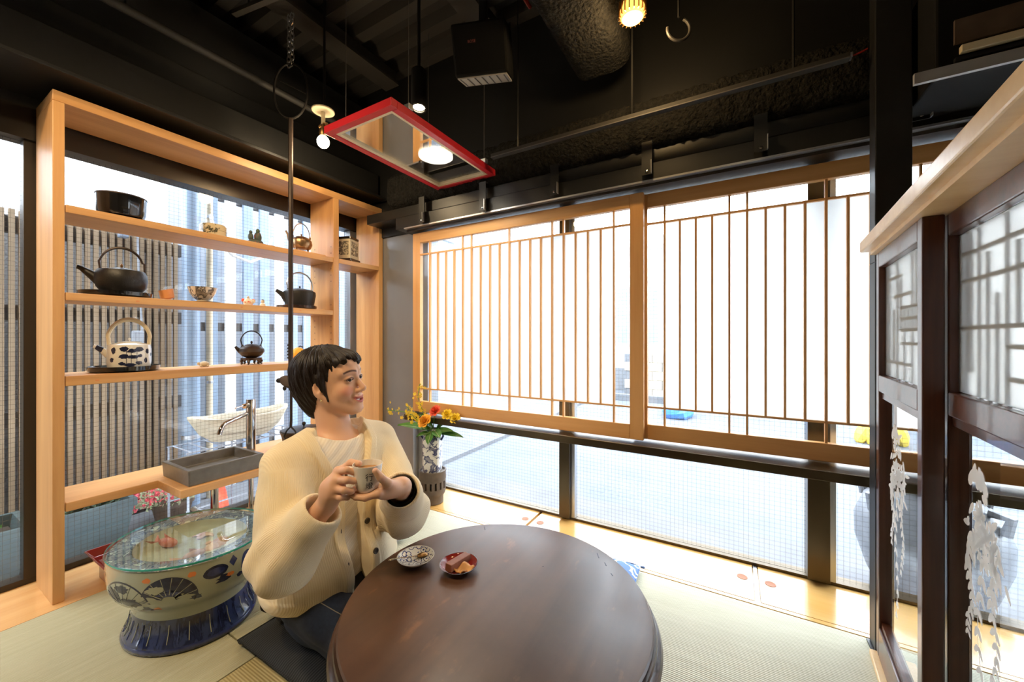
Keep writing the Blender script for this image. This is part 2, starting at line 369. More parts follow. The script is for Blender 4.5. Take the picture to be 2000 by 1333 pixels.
# left wall: black header, corner, window 1
wl = struct('wall_left', MB().box(-2.62, -2.46, -2.8, 2.2, 1.93, 2.80).box(-2.62, -2.46, -2.8, -1.25, -.06, 1.93), 'steel_black', 'black steel header beam above the shelf and left windows')
BX('header_lip', 'bronze_dark', wl, -2.56, -2.46, -1.25, 1.95, 1.80, 1.93)
BX('beam', 'steel_black', wl, -2.46, -2.20, -2.6, 1.9, 1.98, 2.16, .004)
BX('beam_flange', 'steel_black', wl, -2.46, -2.12, -2.6, 1.9, 1.97, 1.985, .002)
BX('beam', 'steel_black', wl, -2.46, -2.26, -2.6, 1.9, 2.40, 2.62, .004)
MB().tube([(-2.08, -2.4, 2.30), (-2.08, 1.7, 2.30)], .018, 10).build('conduit', 'ceiling_black', wl, True)
BX('hanger', 'steel_black', wl, -2.10, -2.07, .55, .58, 2.3, 2.8)
w1 = struct('window_1', MB().box(-2.54, -2.48, -1.25, 1.95, -.0, .025), 'bronze_dark', 'wired glass window with dark metal frame behind the shelf')
for y0, y1, mm in [(-1.25, -1.19, 'bronze_dark'), (.355, .392, 'bronze_dark'), (1.875, 1.95, 'column_steel')]:
    BX('mullion', mm, w1, -2.54, -2.475, y0, y1, .025, 1.80, .002)
for y0, y1 in [(-1.19, .355), (.392, 1.875)]:
    BX('pane', 'glass_wired_left', w1, -2.513, -2.507, y0, y1, .025, 1.80)
BX('mullion_cover', 'alu', w1, -2.475, -2.462, .392, .400, .025, 1.80)
# corner column
colm = struct('wall_corner', MB().box(-2.46, -1.905, 1.945, 2.12, -.06, 2.2), 'column_steel', 'grey steel corner column between shelf and paper screens', .006)
BX('side_plate', 'column_steel', colm, -1.903, -1.815, 1.99, 2.1, 0, 1.7, .003)
# right wall: header, fascia, fireproofed beam
wr = struct('wall_right', MB().box(-2.62, 3.2, 1.93, 2.2, 1.72, 2.80), 'steel_black', 'black steel header over the paper screen windows')
BX('fascia', 'steel_black', wr, -1.90, 3.2, 1.78, 1.93, 1.70, 1.775, .003)
BX('fascia', 'steel_black', wr, -2.2, 3.2, 1.80, 1.93, 1.782, 1.845, .003)
BX('rail_lip', 'alu', wr, -1.82, 3.2, 1.774, 1.80, 1.692, 1.70)
BX('screen_track', 'bronze_dark', wr, -1.82, 3.2, 1.80, 1.93, 1.680, 1.70)
fz = MB()
def fzf(u, v):
    a = 2*PI*u; r = .115+random.uniform(-.006, .006); return (-1.95+v*5.0, 1.865+r*math.copysign(abs(math.cos(a))**.6, math.cos(a)), 1.955+r*math.copysign(abs(math.sin(a))**.6, math.sin(a)))
fz.grid(fzf, 22, 300, True).build('sprayed_beam', 'fuzzy_black', wr, True, angle=0)
for x, z in [(.09, 1.715), (-.33, 1.715), (-.77, 1.708), (-1.20, 1.703), (-1.65, 1.703), (.53, 1.712)]:
    s = MB().box(x-.022, x+.022, 1.752, 1.757, z, 1.86).box(x-.022, x+.022, 1.757, 1.80, 1.856, 1.86).build('strap', 'steel_black', wr)
    BX('strap_lip', 'alu', s, x+.020, x+.0225, 1.735, 1.752, z, z+.055)
    MB().lathe([(.006, 0), (.006, .003), (.001, .005)], 10, M=Matrix.Translation((x, 1.752, z+.014)) @ Matrix.Rotation(PI/2, 4, 'X')).build('bolt', 'chrome', s, True)
# window 2 behind the screens
w2 = struct('window_2', MB().box(-1.82, 3.2, 1.99, 2.05, -.02, .012), 'bronze', 'tall wired glass street window with bronze mullions')
for x0, x1 in [(-.835, -.775), (.262, .335), (1.45, 1.52)]:
    m_ = BX('mullion', 'bronze', w2, x0, x1, 1.965, 2.055, .012, 1.72, .002)
    BX('mullion_cover', 'alu', w2, x1+.002, x1+.022, 1.99, 2.03, .012, 1.72)
for x0, x1 in [(-1.815, -.835), (-.752, .262), (.358, 1.45), (1.545, 3.2)]:
    BX('pane', 'glass_wired_right', w2, x0, x1, 2.012, 2.018, .012, 1.72)
BX('transom', 'bronze', w2, -1.82, 3.2, 1.775, 1.93, .478, .515, .003)
# back of the room, behind the camera
struct('wall_back', MB().box(-2.62, 3.2, -2.9, -2.8, -.1, 2.9), 'interior_wall', 'plain brown plaster wall at the back of the room')
struct('wall_far', MB().box(3.2, 3.3, -2.9, 2.2, -.1, 2.9), 'interior_wall', 'plain brown plaster wall at the far side of the room')
# ---------------------------------------------------------------- exterior
struct('ground_alley', MB().box(-9, -2.56, -6, 9, -.36, -.26), 'concrete', 'pale concrete ground of the alley outside the left window')
struct('ground_street', MB().box(-2.56, 16, 2.12, 26, -.42, -.30), 'asphalt', 'pale asphalt street outside the screens')
struct('ground_apron', MB().box(-2.56, 3.3, 2.06, 2.9, -.30, -.255), 'concrete', 'narrow concrete apron outside the street window')
yw = thing('garden_wall', (-4.15, 1.5, -.26), 'rough grey stucco wall behind the wooden slat fence', 'wall')
MB().box(-.08, .08, -5, -.15, 0, 2.05).build('wall_body', 'stucco_grey', yw); MB().box(-.12, .12, -5, -.15, 2.05, 2.12).build('coping', 'stucco_white', yw)
hw = thing('neighbour_house', (-6.4, 2.0, -.26), 'white rendered house wall rising above the slat fence', 'building')
MB().box(-.2, 0, -7, 1.6, 0, 5.2).build('house_wall', 'stucco_white', hw); MB().box(-.4, .25, -7.2, 1.8, 5.2, 5.35).build('eave', 'rail_dark', hw)
for y in (-3.6, -1.2): 
    wd = BX('window', 'alu', hw, -.02, .03, y, y+1.1, 2.3, 3.4); BX('pane', 'window_white', wd, .03, .035, y+.06, y+1.04, 2.36, 3.34)
pw_ = thing('pale_wall', (-4.3, 3.1, -.26), 'pale blue rendered wall behind the metal strip fence', 'wall')
MB().box(-.08, .08, -1.72, 2.2, 0, 2.9).build('wall_body', 'stucco_pale', pw_); MB().box(-.12, .12, -1.75, 2.2, 2.9, 2.97).build('coping', 'stucco_white', pw_)
# slat fence, wooden part
fe = thing('slat_fence', (-3.7, 0, -.26), 'weathered wooden fence of upright slats with dark rails, behind shelf', 'fence')
slat = MB().box(-.012, .012, -.0115, .0115, .02, 2.02).build('slat', 'slat_wood', fe)
slat.location = (0, -1.4, 0); k = 0; y = -1.4
while y < 1.235:
    y += .0385; k += 1; c = clone(slat, fe, (random.uniform(-.003, .003), y, random.uniform(-.008, .008)))
for z in (.08, .72+.05, 1.38+.03, 1.93): BX('rail', 'rail_dark', fe, -.055, -.015, -2.05, 1.3, z-.045, z+.045)
for y in (-1.7, -.3, 1.1): BX('post', 'rail_dark', fe, -.11, -.055, y, y+.06, 0, 2.0)
# pale blue metal slat fence
fb = thing('metal_fence', (-3.72, 1.30, -.26), 'pale blue metal fence of tall upright strips beside the wooden fence', 'fence')
strip = MB().box(-.012, .012, -.042, .042, .0, 2.75).build('strip', 'pipe_blue', fb, bevel=.006)
strip.location = (0, .2, 0)
for i in range(1, 16): 
    c = clone(strip, fb, (0, .2+i*.135, 0)); 
    if i % 3 == 1: c.data = c.data.copy(); c.data.materials[0] = MAT['pipe_white']
for z in (.3, 1.35, 2.45): BX('rail', 'rail_dark', fb, -.06, -.014, .05, 2.3, z-.035, z+.035)
dp = thing('downpipe', (-3.55, 1.30, -.26), 'thick pale blue drainpipe standing between the two fences', 'pipe')
MB().tube([(0, 0, 0), (0, 0, 3.2)], .055, 16).build('pipe', 'pipe_blue', dp, True)
for z in (.5, 1.5, 2.6): MB().lathe([(.06, 0), (.06, .03)], 16, c=(0, 0, z)).build('clamp', 'alu', dp, True)
dq = thing('conduit_pipe', (-3.58, 1.43, -.26), 'slim brownish conduit pipe beside the blue drainpipe', 'pipe')
MB().tube([(0, 0, 0), (0, 0, 3.1)], .022, 12).build('pipe', 'clay_light', dq, True)
for z in (.9, 2.2): MB().lathe([(.026, 0), (.026, .02)], 12, c=(0, 0, z)).build('clamp', 'alu', dq, True)
o = MB().tube([(-3.5, 1.40, 1.95), (-3.49, 1.44, 1.80), (-3.49, 1.55, 1.66), (-3.49, 1.68, 1.63), (-3.5, 1.80, 1.70), (-3.5, 1.86, 1.86)], .012, 8).build('hanging_cable', 'cable_white', None, True)
tag(o, 'white cable hanging in a loop outside the window', 'cable')
sb = thing('outdoor_light', (-3.66, 1.03, .95), 'small blue and grey outdoor lamp clipped on the wooden slat fence', 'lamp')
MB().tube([(0, 0, .78), (.02, 0, .55), (.02, .01, .3), (.02, .02, .08)], .007, 6).build('cord', 'cable_grey', sb, True)
MB().box(-.02, .03, -.03, .03, 0, .10).build('housing', 'cable_grey', sb, bevel=.01); MB().lathe([(.02, 0), (.032, -.03), (.028, -.07), (.012, -.1)], 14, c=(.02, 0, 0)).build('lens', 'pipe_blue', sb, True)
MB().box(-.02, .03, -.10, -.05, .74, .82).build('plug', 'pipe_blue', sb, bevel=.008)
sb2 = thing('clip_lamp', (-3.66, .18, 1.50), 'small pale blue clip lamp on the fence left of the shelf', 'lamp')
MB().lathe([(.012, .09), (.03, .07), (.035, 0), (.02, -.02)], 14).build('housing', 'pipe_blue', sb2, True); MB().tube([(0, 0, .09), (-.02, .03, .14), (-.03, .07, .12)], .006, 6).build('cord', 'cable_grey', sb2, True)
# planters
def leafcluster(mb, c, rad, n, size, up=.6):
    for _ in range(n):
        th = random.uniform(0, 2*PI); r = math.sqrt(random.random()); h = random.random()
        p = Vector((c[0]+rad[0]*r*math.cos(th), c[1]+rad[1]*r*math.sin(th), c[2]+rad[2]*h))
        d = Vector((math.cos(th)*.8, math.sin(th)*.8, random.uniform(-.2, up+.4))).normalized(); u, v_, _d = basis(d)
        a = random.uniform(0, PI); s = u*math.cos(a)+v_*math.sin(a); L = size*random.uniform(.6, 1.2); W = L*.42; nn = s.cross(d)*L*.14
        mb.add([p, p+d*L*.5+s*W+nn, p+d*L, p+d*L*.5-s*W+nn, p+d*L*.5-nn*.6], [(0, 1, 4), (1, 2, 4), (2, 3, 4), (3, 0, 4)])
def planter(name, y0, y1, label, leafmat, n, soil_label=None):
    cy = (y0+y1)/2; t = thing(name, (-3.22, cy, -.26), label, 'planter', 'teal plastic troughs outside the left window'); L = (y1-y0)/2
    m = MB()
    b, tp = .11, .15
    vs = []
    for z, w_, l in [(0, b, L-.05), (.27, tp, L-.01), (.27, tp+.015, L), (.315, tp+.015, L), (.315, tp-.01, L-.025), (.24, tp-.015, L-.035)]:
        vs += [(-w_, -l, z), (w_, -l, z), (w_, l, z), (-w_, l, z)]
    fs = [(3, 2, 1, 0)]
    for q in range(5): fs += [(q*4+i, q*4+(i+1) % 4, q*4+4+(i+1) % 4, q*4+4+i) for i in range(4)]
    fs.append((20, 21, 22, 23))
    m.add(vs, fs).build('trough', 'planter_teal', t)
    for i in range(int(2*L/.03)-3):
        MB().box(.118, .1235, -L+.07+i*.03, -L+.082+i*.03, .045, .072).build('slot', 'rail_dark', t)
    MB().box(-tp+.02, tp-.02, -L+.04, L-.04, .20, .255).build('soil', 'soil', t)
    lm = MB(); leafcluster(lm, (0, 0, .24), (.11, L-.06, .06), n, .04); f = lm.build('foliage', leafmat, t); f['kind'] = 'stuff'
    return t
planter('planter', -.28, .47, 'teal plastic planter with green leaves, left of the shelf post', 'leaf_green', 70)
planter('planter', .52, .86, 'teal plastic planter with dark sprigs, seen below the sink counter', 'leaf_dark', 190)
pp = thing('flowering_plant', (-3.40, 1.14, -.26), 'bushy pink-flowered plant with pale variegated leaves behind the porcelain table', 'plant')
MB().lathe([(.09, 0), (.11, .10), (.12, .10), (.12, .13), (.10, .13), (.09, .11)], 20).build('pot', 'clay_brown', pp, True)
lm = MB(); leafcluster(lm, (0, -.05, .12), (.14, .20, .15), 520, .036); q = lm.build('foliage', 'leaf_pale', pp); q['kind'] = 'stuff'
lm = MB(); leafcluster(lm, (.1, -.10, .16), (.10, .16, .13), 260, .030); q = lm.build('flowers', 'petal_pink', pp); q['kind'] = 'stuff'
# boat-shaped trough on wire rack
bt = thing('stone_trough', (-3.02, 1.40, .30), 'pale boat-shaped stone trough on a wire rack outside', 'planter')
def boat(u, v):
    a = 2*PI*u; r = [.35, .55, .8, 1.0, 1.0, .9, .86][round(v*6)]; z = [0, .0, .06, .145, .16, .16, .10][round(v*6)]
    return (.13*r*math.copysign(abs(math.sin(a))**.9, math.sin(a)), .31*r*math.copysign(abs(math.cos(a))**.75, math.cos(a)), z+.03*abs(math.cos(a))**3*(v > .4))
MB().grid(boat, 36, 7, True).build('trough', 'clay_light', bt, True, angle=0); MB().lathe([(.001, .09), (1, .09), (1, .105), (.001, .12)], 28, .105, .26).build('gravel', 'soil', bt, True)
rk = thing('wire_rack', (-3.02, 1.40, -.26), 'thin wire garden rack carrying the pale stone trough', 'rack')
for sx in (-.14, .14):
    for sy in (-.36, 0, .36): MB().tube([(sx, sy, 0), (sx, sy, .555)], .007, 6).build('leg', 'cable_grey', rk, True)
for z in (.2, .38, .553):
    for sx in (-.14, .14): MB().tube([(sx, -.37, z), (sx, .37, z)], .005, 6).build('wire', 'cable_grey', rk, True)
for i in range(9): MB().tube([(-.14, -.34+i*.085, .553), (.14, -.34+i*.085, .553)], .004, 5).build('cross_wire', 'cable_grey', rk, True)
for i in range(9): MB().tube(arc((.145, -.34+i*.085, .36), .035, 0, 360, 10, 'yz'), .004, 5).build('scroll', 'rail_dark', rk, True)
gn = thing('garden_ornament', (-3.05, 1.28, -.26), 'small red and dark garden ornament seen under the sink counter', 'ornament')
MB().lathe([(.04, 0), (.05, .1), (.035, .2), (.02, .26)], 16).build('body', 'petal_red', gn, True); MB().ell((0, 0, .31), (.045, .045, .05)).build('head', 'ink', gn, True)
for i, (y, m_, lb) in enumerate([(1.47, 'petal_red', 'slim red garden stake standing under the stone trough'), (1.53, 'ink', 'slim black garden stake standing under the stone trough')]):
    s_ = thing('garden_stake', (-2.80, y, -.26), lb, 'stake'); MB().lathe([(.022, 0), (.022, .5), (.001, .52)], 10).build('pole', m_, s_, True); MB().lathe([(.028, .36), (.028, .40)], 10).build('band', 'orange_print', s_, True)
# street side
bl = thing('street_building', (1.5, 9.6, -.30), 'white building across the street behind the paper screens', 'building')
MB().box(-14, 9, 0, .4, 0, 3.4).build('facade', 'stucco_white', bl); MB().box(-14, 9, -.05, 0, 0, .55).build('plinth', 'concrete', bl)
for i, x in enumerate((-9, -6.5, -4.2, -1.6, 1.2, 4.0)):
    f_ = MB().box(x, x+1.2, -.04, .0, 1.1, 2.6).build('window', 'alu', bl); MB().box(x+.06, x+1.14, -.05, -.04, 1.16, 2.54).build('pane', 'pipe_blue', f_)
MB().box(-14, 9, -.5, .6, 3.4, 3.6).build('canopy', 'pipe_white', bl)
lw = thing('block_wall', (-1.9, 8.6, -.30), 'low pale block wall beside the street', 'wall')
blk = MB().box(0, .385, 0, .18, 0, .185).build('block', 'clay_light', lw, bevel=.006); blk.location = (0, 0, 0)
for r_ in range(5):
    for q_ in range(7):
        if r_ or q_: clone(blk, lw, (q_*.395-(r_ % 2)*.19, random.uniform(-.004, .004), r_*.192))
MB().box(-.2, 2.75, .02, .16, 0, .94).build('mortar', 'concrete', lw)
def heap(name, loc, r, mat, label, cat):
    t = thing(name, loc, label, cat)
    for i in range(9):
        a = random.uniform(0, 2*PI); q = random.uniform(0, .8)
        M_ = Euler((random.uniform(-.4, .4), random.uniform(-.4, .4), random.uniform(0, 3))).to_matrix()
        MB().ell((r[0]*q*math.cos(a), r[1]*q*math.sin(a), r[2]*.35), (r[0]*.38, r[1]*.4, r[2]*.42), 7, 5, M_).build('fold', mat, t)
heap('tarpaulin', (-.75, 6.8, -.30), (.5, .3, .3), 'tarp_blue', 'crumpled blue tarpaulin lying across the street', 'tarpaulin')
heap('rubbish_bag', (1.6, 6.3, -.30), (.25, .2, .4), 'bag_yellow', 'yellow bag standing at the roadside beyond the black post', 'bag')
gr = thing('drain_grating', (.55, 5.6, -.30), 'grey drain grating set in the street', 'grating')
MB().box(-.8, 1.6, -.16, .16, 0, .008).build('frame', 'rail_dark', gr)
for i in range(24): MB().box(-.77+i*.097, -.72+i*.097, -.15, .15, .008, .014).build('bar', 'cable_grey', gr)
struct('kerb', MB().box(-9, 9, 8.0, 8.15, -.30, -.17), 'concrete', 'pale kerb on the far side of the street')
# ================================================================ SHOJI SCREENS
def shoji(loc, label, W=1.44):
    t = thing('shoji_screen', loc, label, 'screen', 'sliding paper screens at the street window')
    z0, z1 = 0.0, 1.147; D = .030
    for nm, m_, a in [('stile', 'cedar_z', (0, .062, 0, D, z0, z1)), ('stile', 'cedar_z', (W-.062, W, 0, D, z0, z1)), ('rail', 'cedar_x', (.062, W-.062, 0, D, z0, z0+.070)), ('rail', 'cedar_x', (.062, W-.062, 0, D, z1-.064, z1))]:
        BX(nm, m_, t, *a, bevel=.003)
    zt, zb = 1.008, .150; x0 = .137; sp = .0647; k = .0042
    for z in (zt, zb): BX('lattice_bar', 'cedar_x', t, .062, W-.062, .006, .020, z-k, z+k)
    long_ = None; short = None
    for i in range(19):
        full = i in (0, 4, 5, 9, 13, 14, 18); a, b = (.070, 1.083) if full else (zb, zt)
        BX('lattice_bar', 'cedar_z', t, x0+i*sp-k, x0+i*sp+k, .005, .021, a, b)
    xe = x0+18*sp
    BX('paper', 'paper', t, x0, xe, .0215, .0225, zb, zt)
    for a in [(.062, W-.062, .0215, .0235, .070, zb), (.062, W-.062, .0215, .0235, zt, 1.083), (.062, x0, .0215, .0235, zb, zt), (xe, W-.062, .0215, .0235, zb, zt)]:
        BX('glass_strip', 'glass', t, *a)
    return t
shoji((-1.80, 1.832, .525), 'paper screen in pale wooden frame, beside the steel corner column')
shoji((-.412, 1.870, .525), 'paper screen in pale wooden frame, partly behind the black post', 1.44)
# ================================================================ BLACK POST + PARTITION
po = thing('black_post', (.43, 1.655, 0), 'black square steel post standing at the end of the partition', 'post')
BX('shaft', 'steel_black', po, -.043, .043, -.03, .03, 1.24, 2.75, .003); BX('lower_shaft', 'steel_black', po, -.043, .0, -.03, .03, .006, 1.24, .003); BX('base_plate', 'steel_black', po, -.05, .004, -.032, .032, 0, .006)
PA = math.atan2(-.077, .997)   # partition heading away from camera
pt = thing('partition_screen', (.405, 1.615, 0), 'dark red-brown wooden partition with frosted and etched glass and pale cap', 'partition', rz=math.atan2(.077, -.997)+PI/2)
# local: +x runs from post towards the camera side, local y: + is away from room (towards +X world)
pt.rotation_euler = (0, 0, math.atan2(-.997, -.077))
def panel(parent, s0, s1, y0, th, mirror_leaf, latmat, seed):
    rnd = random.Random(seed); L = s1-s0; st = .034
    y1 = y0+th
    def P(nm, m_, a, b, z0, z1, bev=.003, ya=y0, yb=y1): return BX(nm, m_, parent, a, b, ya, yb, z0, z1, bev)
    P('stile', 'red_lacquer_wood', s0, s0+st, .02, 1.262); P('stile', 'red_lacquer_wood', s1-st, s1, .02, 1.262)
    P('top_rail', 'red_rail_wood', s0+st, s1-st, 1.215, 1.262); P('mid_rail', 'red_rail_wood', s0+st, s1-st, .835, .885)
    P('bottom_rail', 'red_rail_wood', s0+st, s1-st, .02, .11)
    ym = (y0+y1)/2
    P('bead', 'red_rail_wood', s0+st, s1-st, .815, .833, 0, ym-.011, ym+.011); P('bead', 'red_rail_wood', s0+st, s1-st, .112, .128, 0, ym-.011, ym+.011)
    P('frosted_pane', 'frosted', s0+st, s1-st, .887, 1.213, 0, ym-.002, ym+.002)
    P('clear_pane', 'glass', s0+st, s1-st, .13, .813, 0, ym-.002, ym+.002)
    # lattice of bars behind frosted pane
    a, b = s0+st, s1-st; yy = (ym+.006, ym+.010) 
    n = max(5, int((b-a)/.035))
    for i in range(1, n):
        if rnd.random() < .25: continue
        x = a+(b-a)*i/n; zlo = rnd.choice([.887, .887, .93, 1.02]); zhi = rnd.choice([1.213, 1.213, 1.16, 1.08])
        P('lattice_bar', latmat, x-.004, x+.004, zlo, zhi, 0, *yy)
    for z in (.93, .985, 1.02, 1.05, 1.08, 1.115, 1.17):
        x0 = a+(b-a)*rnd.choice([0, 0, .2, .4]); P('lattice_bar', latmat, x0, min(b, x0+(b-a)*rnd.choice([.4, .6, .8])), z-.004, z+.004, 0, *yy)
    # etched wisteria on the clear pane
    m = MB(); ye = ym-.0026
    def leaf(x, z, ang, l, w_):
        pts = []
        for i in range(10):
            q = 2*PI*i/10; e = l*.5*math.cos(q); f = w_*.5*math.sin(q)*(1-.3*math.cos(q))
            pts.append((x+(e+l*.5)*math.cos(ang)-f*math.sin(ang), ye, z+(e+l*.5)*math.sin(ang)+f*math.cos(ang)))
        m.add(pts, [tuple(range(10))])
    def stem(pts): 
        for (xa, za), (xb, zb_) in zip(pts, pts[1:]):
            m.add([(xa-.0012, ye, za), (xa+.0012, ye, za), (xb+.0012, ye, zb_), (xb-.0012, ye, zb_)], [(0, 1, 2, 3)])
    cx0 = mirror_leaf
    for k_, (dx, ztop, zlen) in enumerate([(0, .66, .42), (.055, .64, .26), (-.045, .62, .20)]):
        pts = [(cx0+dx+.012*math.sin(i*.8+k_), ztop-zlen*i/12) for i in range(13)]; stem(pts)
        for i, (x, z) in enumerate(pts):
            s = .034*(1-.45*i/12)
            leaf(x, z, math.radians(-125+rnd.uniform(-14, 14)), s, s*.46); leaf(x, z, math.radians(-55+rnd.uniform(-14, 14)), s, s*.46)
    for _ in range(80):
        x = cx0+.01+rnd.gauss(0, .034); z = .655+rnd.gauss(0, .035)-abs(x-cx0)*.6
        leaf(x, min(z, .78), math.radians(rnd.uniform(-170, 60)), rnd.uniform(.02, .042), rnd.uniform(.009, .014))
    for i in range(5): leaf(cx0-.05+.02*i, .71+.01*(i % 2), math.radians(60+18*i), .04, .02)
    q = m.build('etched_wisteria', 'etched', parent); q['kind'] = 'stuff'; q['label'] = 'white etched hanging wisteria leaves'
panel(pt, 0.0, .455, -.0175, .035, .165, 'lattice_grey', 3)
panel(pt, .415, 1.42, .0225, .035, .552, 'lattice_grey', 5)
BX('cap_rail', 'cap_wood', pt, -.01, 1.6, -.055, .085, 1.272, 1.306, .004); BX('cap_lip', 'cap_wood', pt, -.01, 1.6, -.030, .066, 1.262, 1.272)
BX('base_rail', 'cap_wood', pt, -.0, 1.6, -.034, .07, 0, .018, .003)
# ================================================================ BOOKSHELF
sh = thing('display_shelf', (-2.32, 1.16, 0), 'tall open pine display shelf holding kettles and tea ware', 'shelf')
ox, oy = 2.32, -1.16
def SB(nm, m_, x0, x1, y0, y1, z0, z1, bev=.002): return BX(nm, m_, sh, x0+ox, x1+ox, y0+oy, y1+oy, z0, z1, bev)
XB, XF = -2.445, -2.20
SB('upright', 'pine_z', XB, XF, .383, .414, 0, 1.89); SB('upright', 'pine_z', XB, XF, 1.545, 1.583, 0, 1.89); SB('upright', 'pine_z', XB, XF, 1.905, 1.94, 0, 1.89)
SB('top_board', 'pine_y', XB, XF, .383, 1.94, 1.89, 1.93)
SB('shelf_board', 'pine_y', XB, XF, .416, 1.543, 1.478, 1.508); SB('shelf_board', 'pine_y', XB, XF, .416, 1.543, 1.143, 1.173); SB('shelf_board', 'pine_y', XB, XF, .416, 1.543, .815, .853)
SB('shelf_board', 'pine_y', XB, XF, 1.585, 1.903, 1.480, 1.510)
cp = MB().prism([(XB+ox, .416+oy), (XF+ox, .416+oy), (XF+ox+.0, .686+oy), (-1.968+ox, .686+oy), (-1.968+ox, 1.40+oy), (XF+ox, 1.40+oy), (XF+ox, 1.543+oy), (XB+ox, 1.543+oy)], .335, .37).build('counter_board', 'pine_y', sh, bevel=.003)
hole = MB().lathe([(.0032, 0), (.0032, .0008), (.0001, .0009)], 8, M=Matrix.Rotation(PI/2, 4, 'X')).build('peg_hole', 'dark_wood', sh)
hole.location = (-.03, 1.5448+oy, .9); first = True
for zc in (1.44, 1.40, 1.36, 1.21, 1.11, 1.07, 1.03, .99, .95, 1.54, 1.58):
    for xo in (-.075, .095):
        clone(hole, sh, (xo, 1.5448+oy, zc))
for yk, zk in [(.62, 1.155), (1.02, 1.158), (1.33, 1.16), (.5, .83), (.98, .832), (.86, 1.49)]:
    kn = MB().lathe([(.0065, 0), (.0065, .0006), (.001, .0007)], 12, M=Matrix.Translation((XF+ox, yk+oy, zk)) @ Matrix.Rotation(PI/2, 4, 'Y') @ Matrix.Scale(.6, 4, (1, 0, 0))).build('knot', 'wood_cup', sh)
# ================================================================ ROUND TABLE
TB = thing('round_table', (-.533, .848, 0), 'low round dark wooden table with a moulded edge', 'table')
MB().lathe([(.001, .318), (.37, .318), (.380, .320), (.3835, .3245), (.380, .3295), (.374, .3305), (.001, .3305)], 96).build('table_top', 'table_wood', TB, True)
MB().lathe([(.30, .268), (.388, .270), (.399, .277), (.402, .287), (.398, .296), (.389, .300), (.386, .306), (.390, .311), (.388, .3165), (.380, .318), (.30, .318)], 96, caps=False).build('edge_moulding', 'table_edge', TB, True)
MB().lathe([(.27, .225), (.285, .225), (.285, .27), (.27, .27)], 48, caps=False).build('apron', 'table_edge', TB, True)
for i in range(4):
    a = math.radians(6+90*i)
    MB().box(-.03, .03, -.017, .017, 0, .27).build('leg', 'table_edge', TB, bevel=.004).matrix_local = Matrix.Translation((.25*math.cos(a), .25*math.sin(a), 0)) @ Matrix.Rotation(a+PI/2, 4, 'Z')
for (x, y, a, l) in [(-.225, .272, 2.3, .022), (.172, .305, -1.05, .026), (.205, .272, -1.0, .016), (.235, .232, -.9, .012), (.05, .17, .4, .004)]:
    MB().box(-l/2, l/2, -.0012, .0012, .3300, .3309).build('crack', 'ink', TB).matrix_local = Matrix.Translation((x, y, 0)) @ Matrix.Rotation(a, 4, 'Z')
ZT = .3306
# saucer with spoon
sa = thing('saucer', (-.818, .845, ZT), 'blue and white swirl-patterned saucer on the round table', 'saucer')
MB().lathe([(.024, 0), (.026, .004), (.040, .009), (.053, .020), (.0545, .0225), (.052, .0222), (.038, .0125), (.001, .0105)], 40).build('dish', 'white_glaze', sa, True)
MB().lathe([(.0505, .0218), (.0375, .0128), (.001, .0108)], 40, caps=False).build('printed_well', 'saucer_print', sa, True)
sp = thing('teaspoon', (-.818, .845, ZT+.012), 'small metal teaspoon resting in the patterned saucer', 'spoon', rz=math.radians(-158+30))
MB().ell((-.020, -.006, .004), (.017, .0115, .006), 14, 8).build('bowl', 'gold_ring', sp, True)
MB().tube([(-.006, -.003, .006), (.02, .004, .011), (.045, .010, .0175), (.060, .014, .020)], [.0022, .0018, .002, .0022], 8).build('handle', 'chrome', sp, True); MB().ell((.068, .0165, .0215), (.011, .005, .0018), 12, 6).build('handle_tip', 'chrome', sp, True)
# red dish with sweets
rd = thing('red_dish', (-.686, .882, ZT), 'small dark red lacquer dish on the round table', 'dish')
MB().lathe([(.022, 0), (.024, .004), (.040, .0075), (.0535, .017), (.0555, .0205), (.0535, .0205)], 40, caps=False).build('underside', 'black_lacquer', rd, True)
MB().lathe([(.0535, .0205), (.051, .0172), (.038, .0105), (.001, .0085)], 40, caps=False).build('inside', 'red_lacquer', rd, True); MB().lathe([(.001, 0), (.022, 0)], 40, caps=False).build('foot', 'black_lacquer', rd)
MB().box(-.042, .042, -.0115, .0115, .0095, .030).build('chocolate_bar', 'chocolate', None, bevel=.0015)
cb = bpy.data.objects['chocolate_bar']; cb.matrix_world = Matrix.Translation((-.690, .882, ZT+.001)) @ Matrix.Rotation(math.radians(86), 4, 'Z') @ Matrix.Rotation(.08, 4, 'Y')
tag(cb, 'brown ridged chocolate bar lying in the red dish', 'chocolate bar')
ck = MB(); ck.grid(lambda u, v: ((u-.5)*.048, (v-.5)*.034, .0125+.006*math.sin(u*7+v*3)+.004*math.cos(v*6)), 12, 9)
ck2 = ck.build('rice_cracker', 'cracker', None, True); md = ck2.modifiers.new('s', 'SOLIDIFY'); md.thickness = .003
ck2.matrix_world = Matrix.Translation((-.660, .872, ZT+.003)) @ Matrix.Rotation(math.radians(70), 4, 'Z'); tag(ck2, 'crinkled golden cracker beside the chocolate bar in red dish', 'cracker')
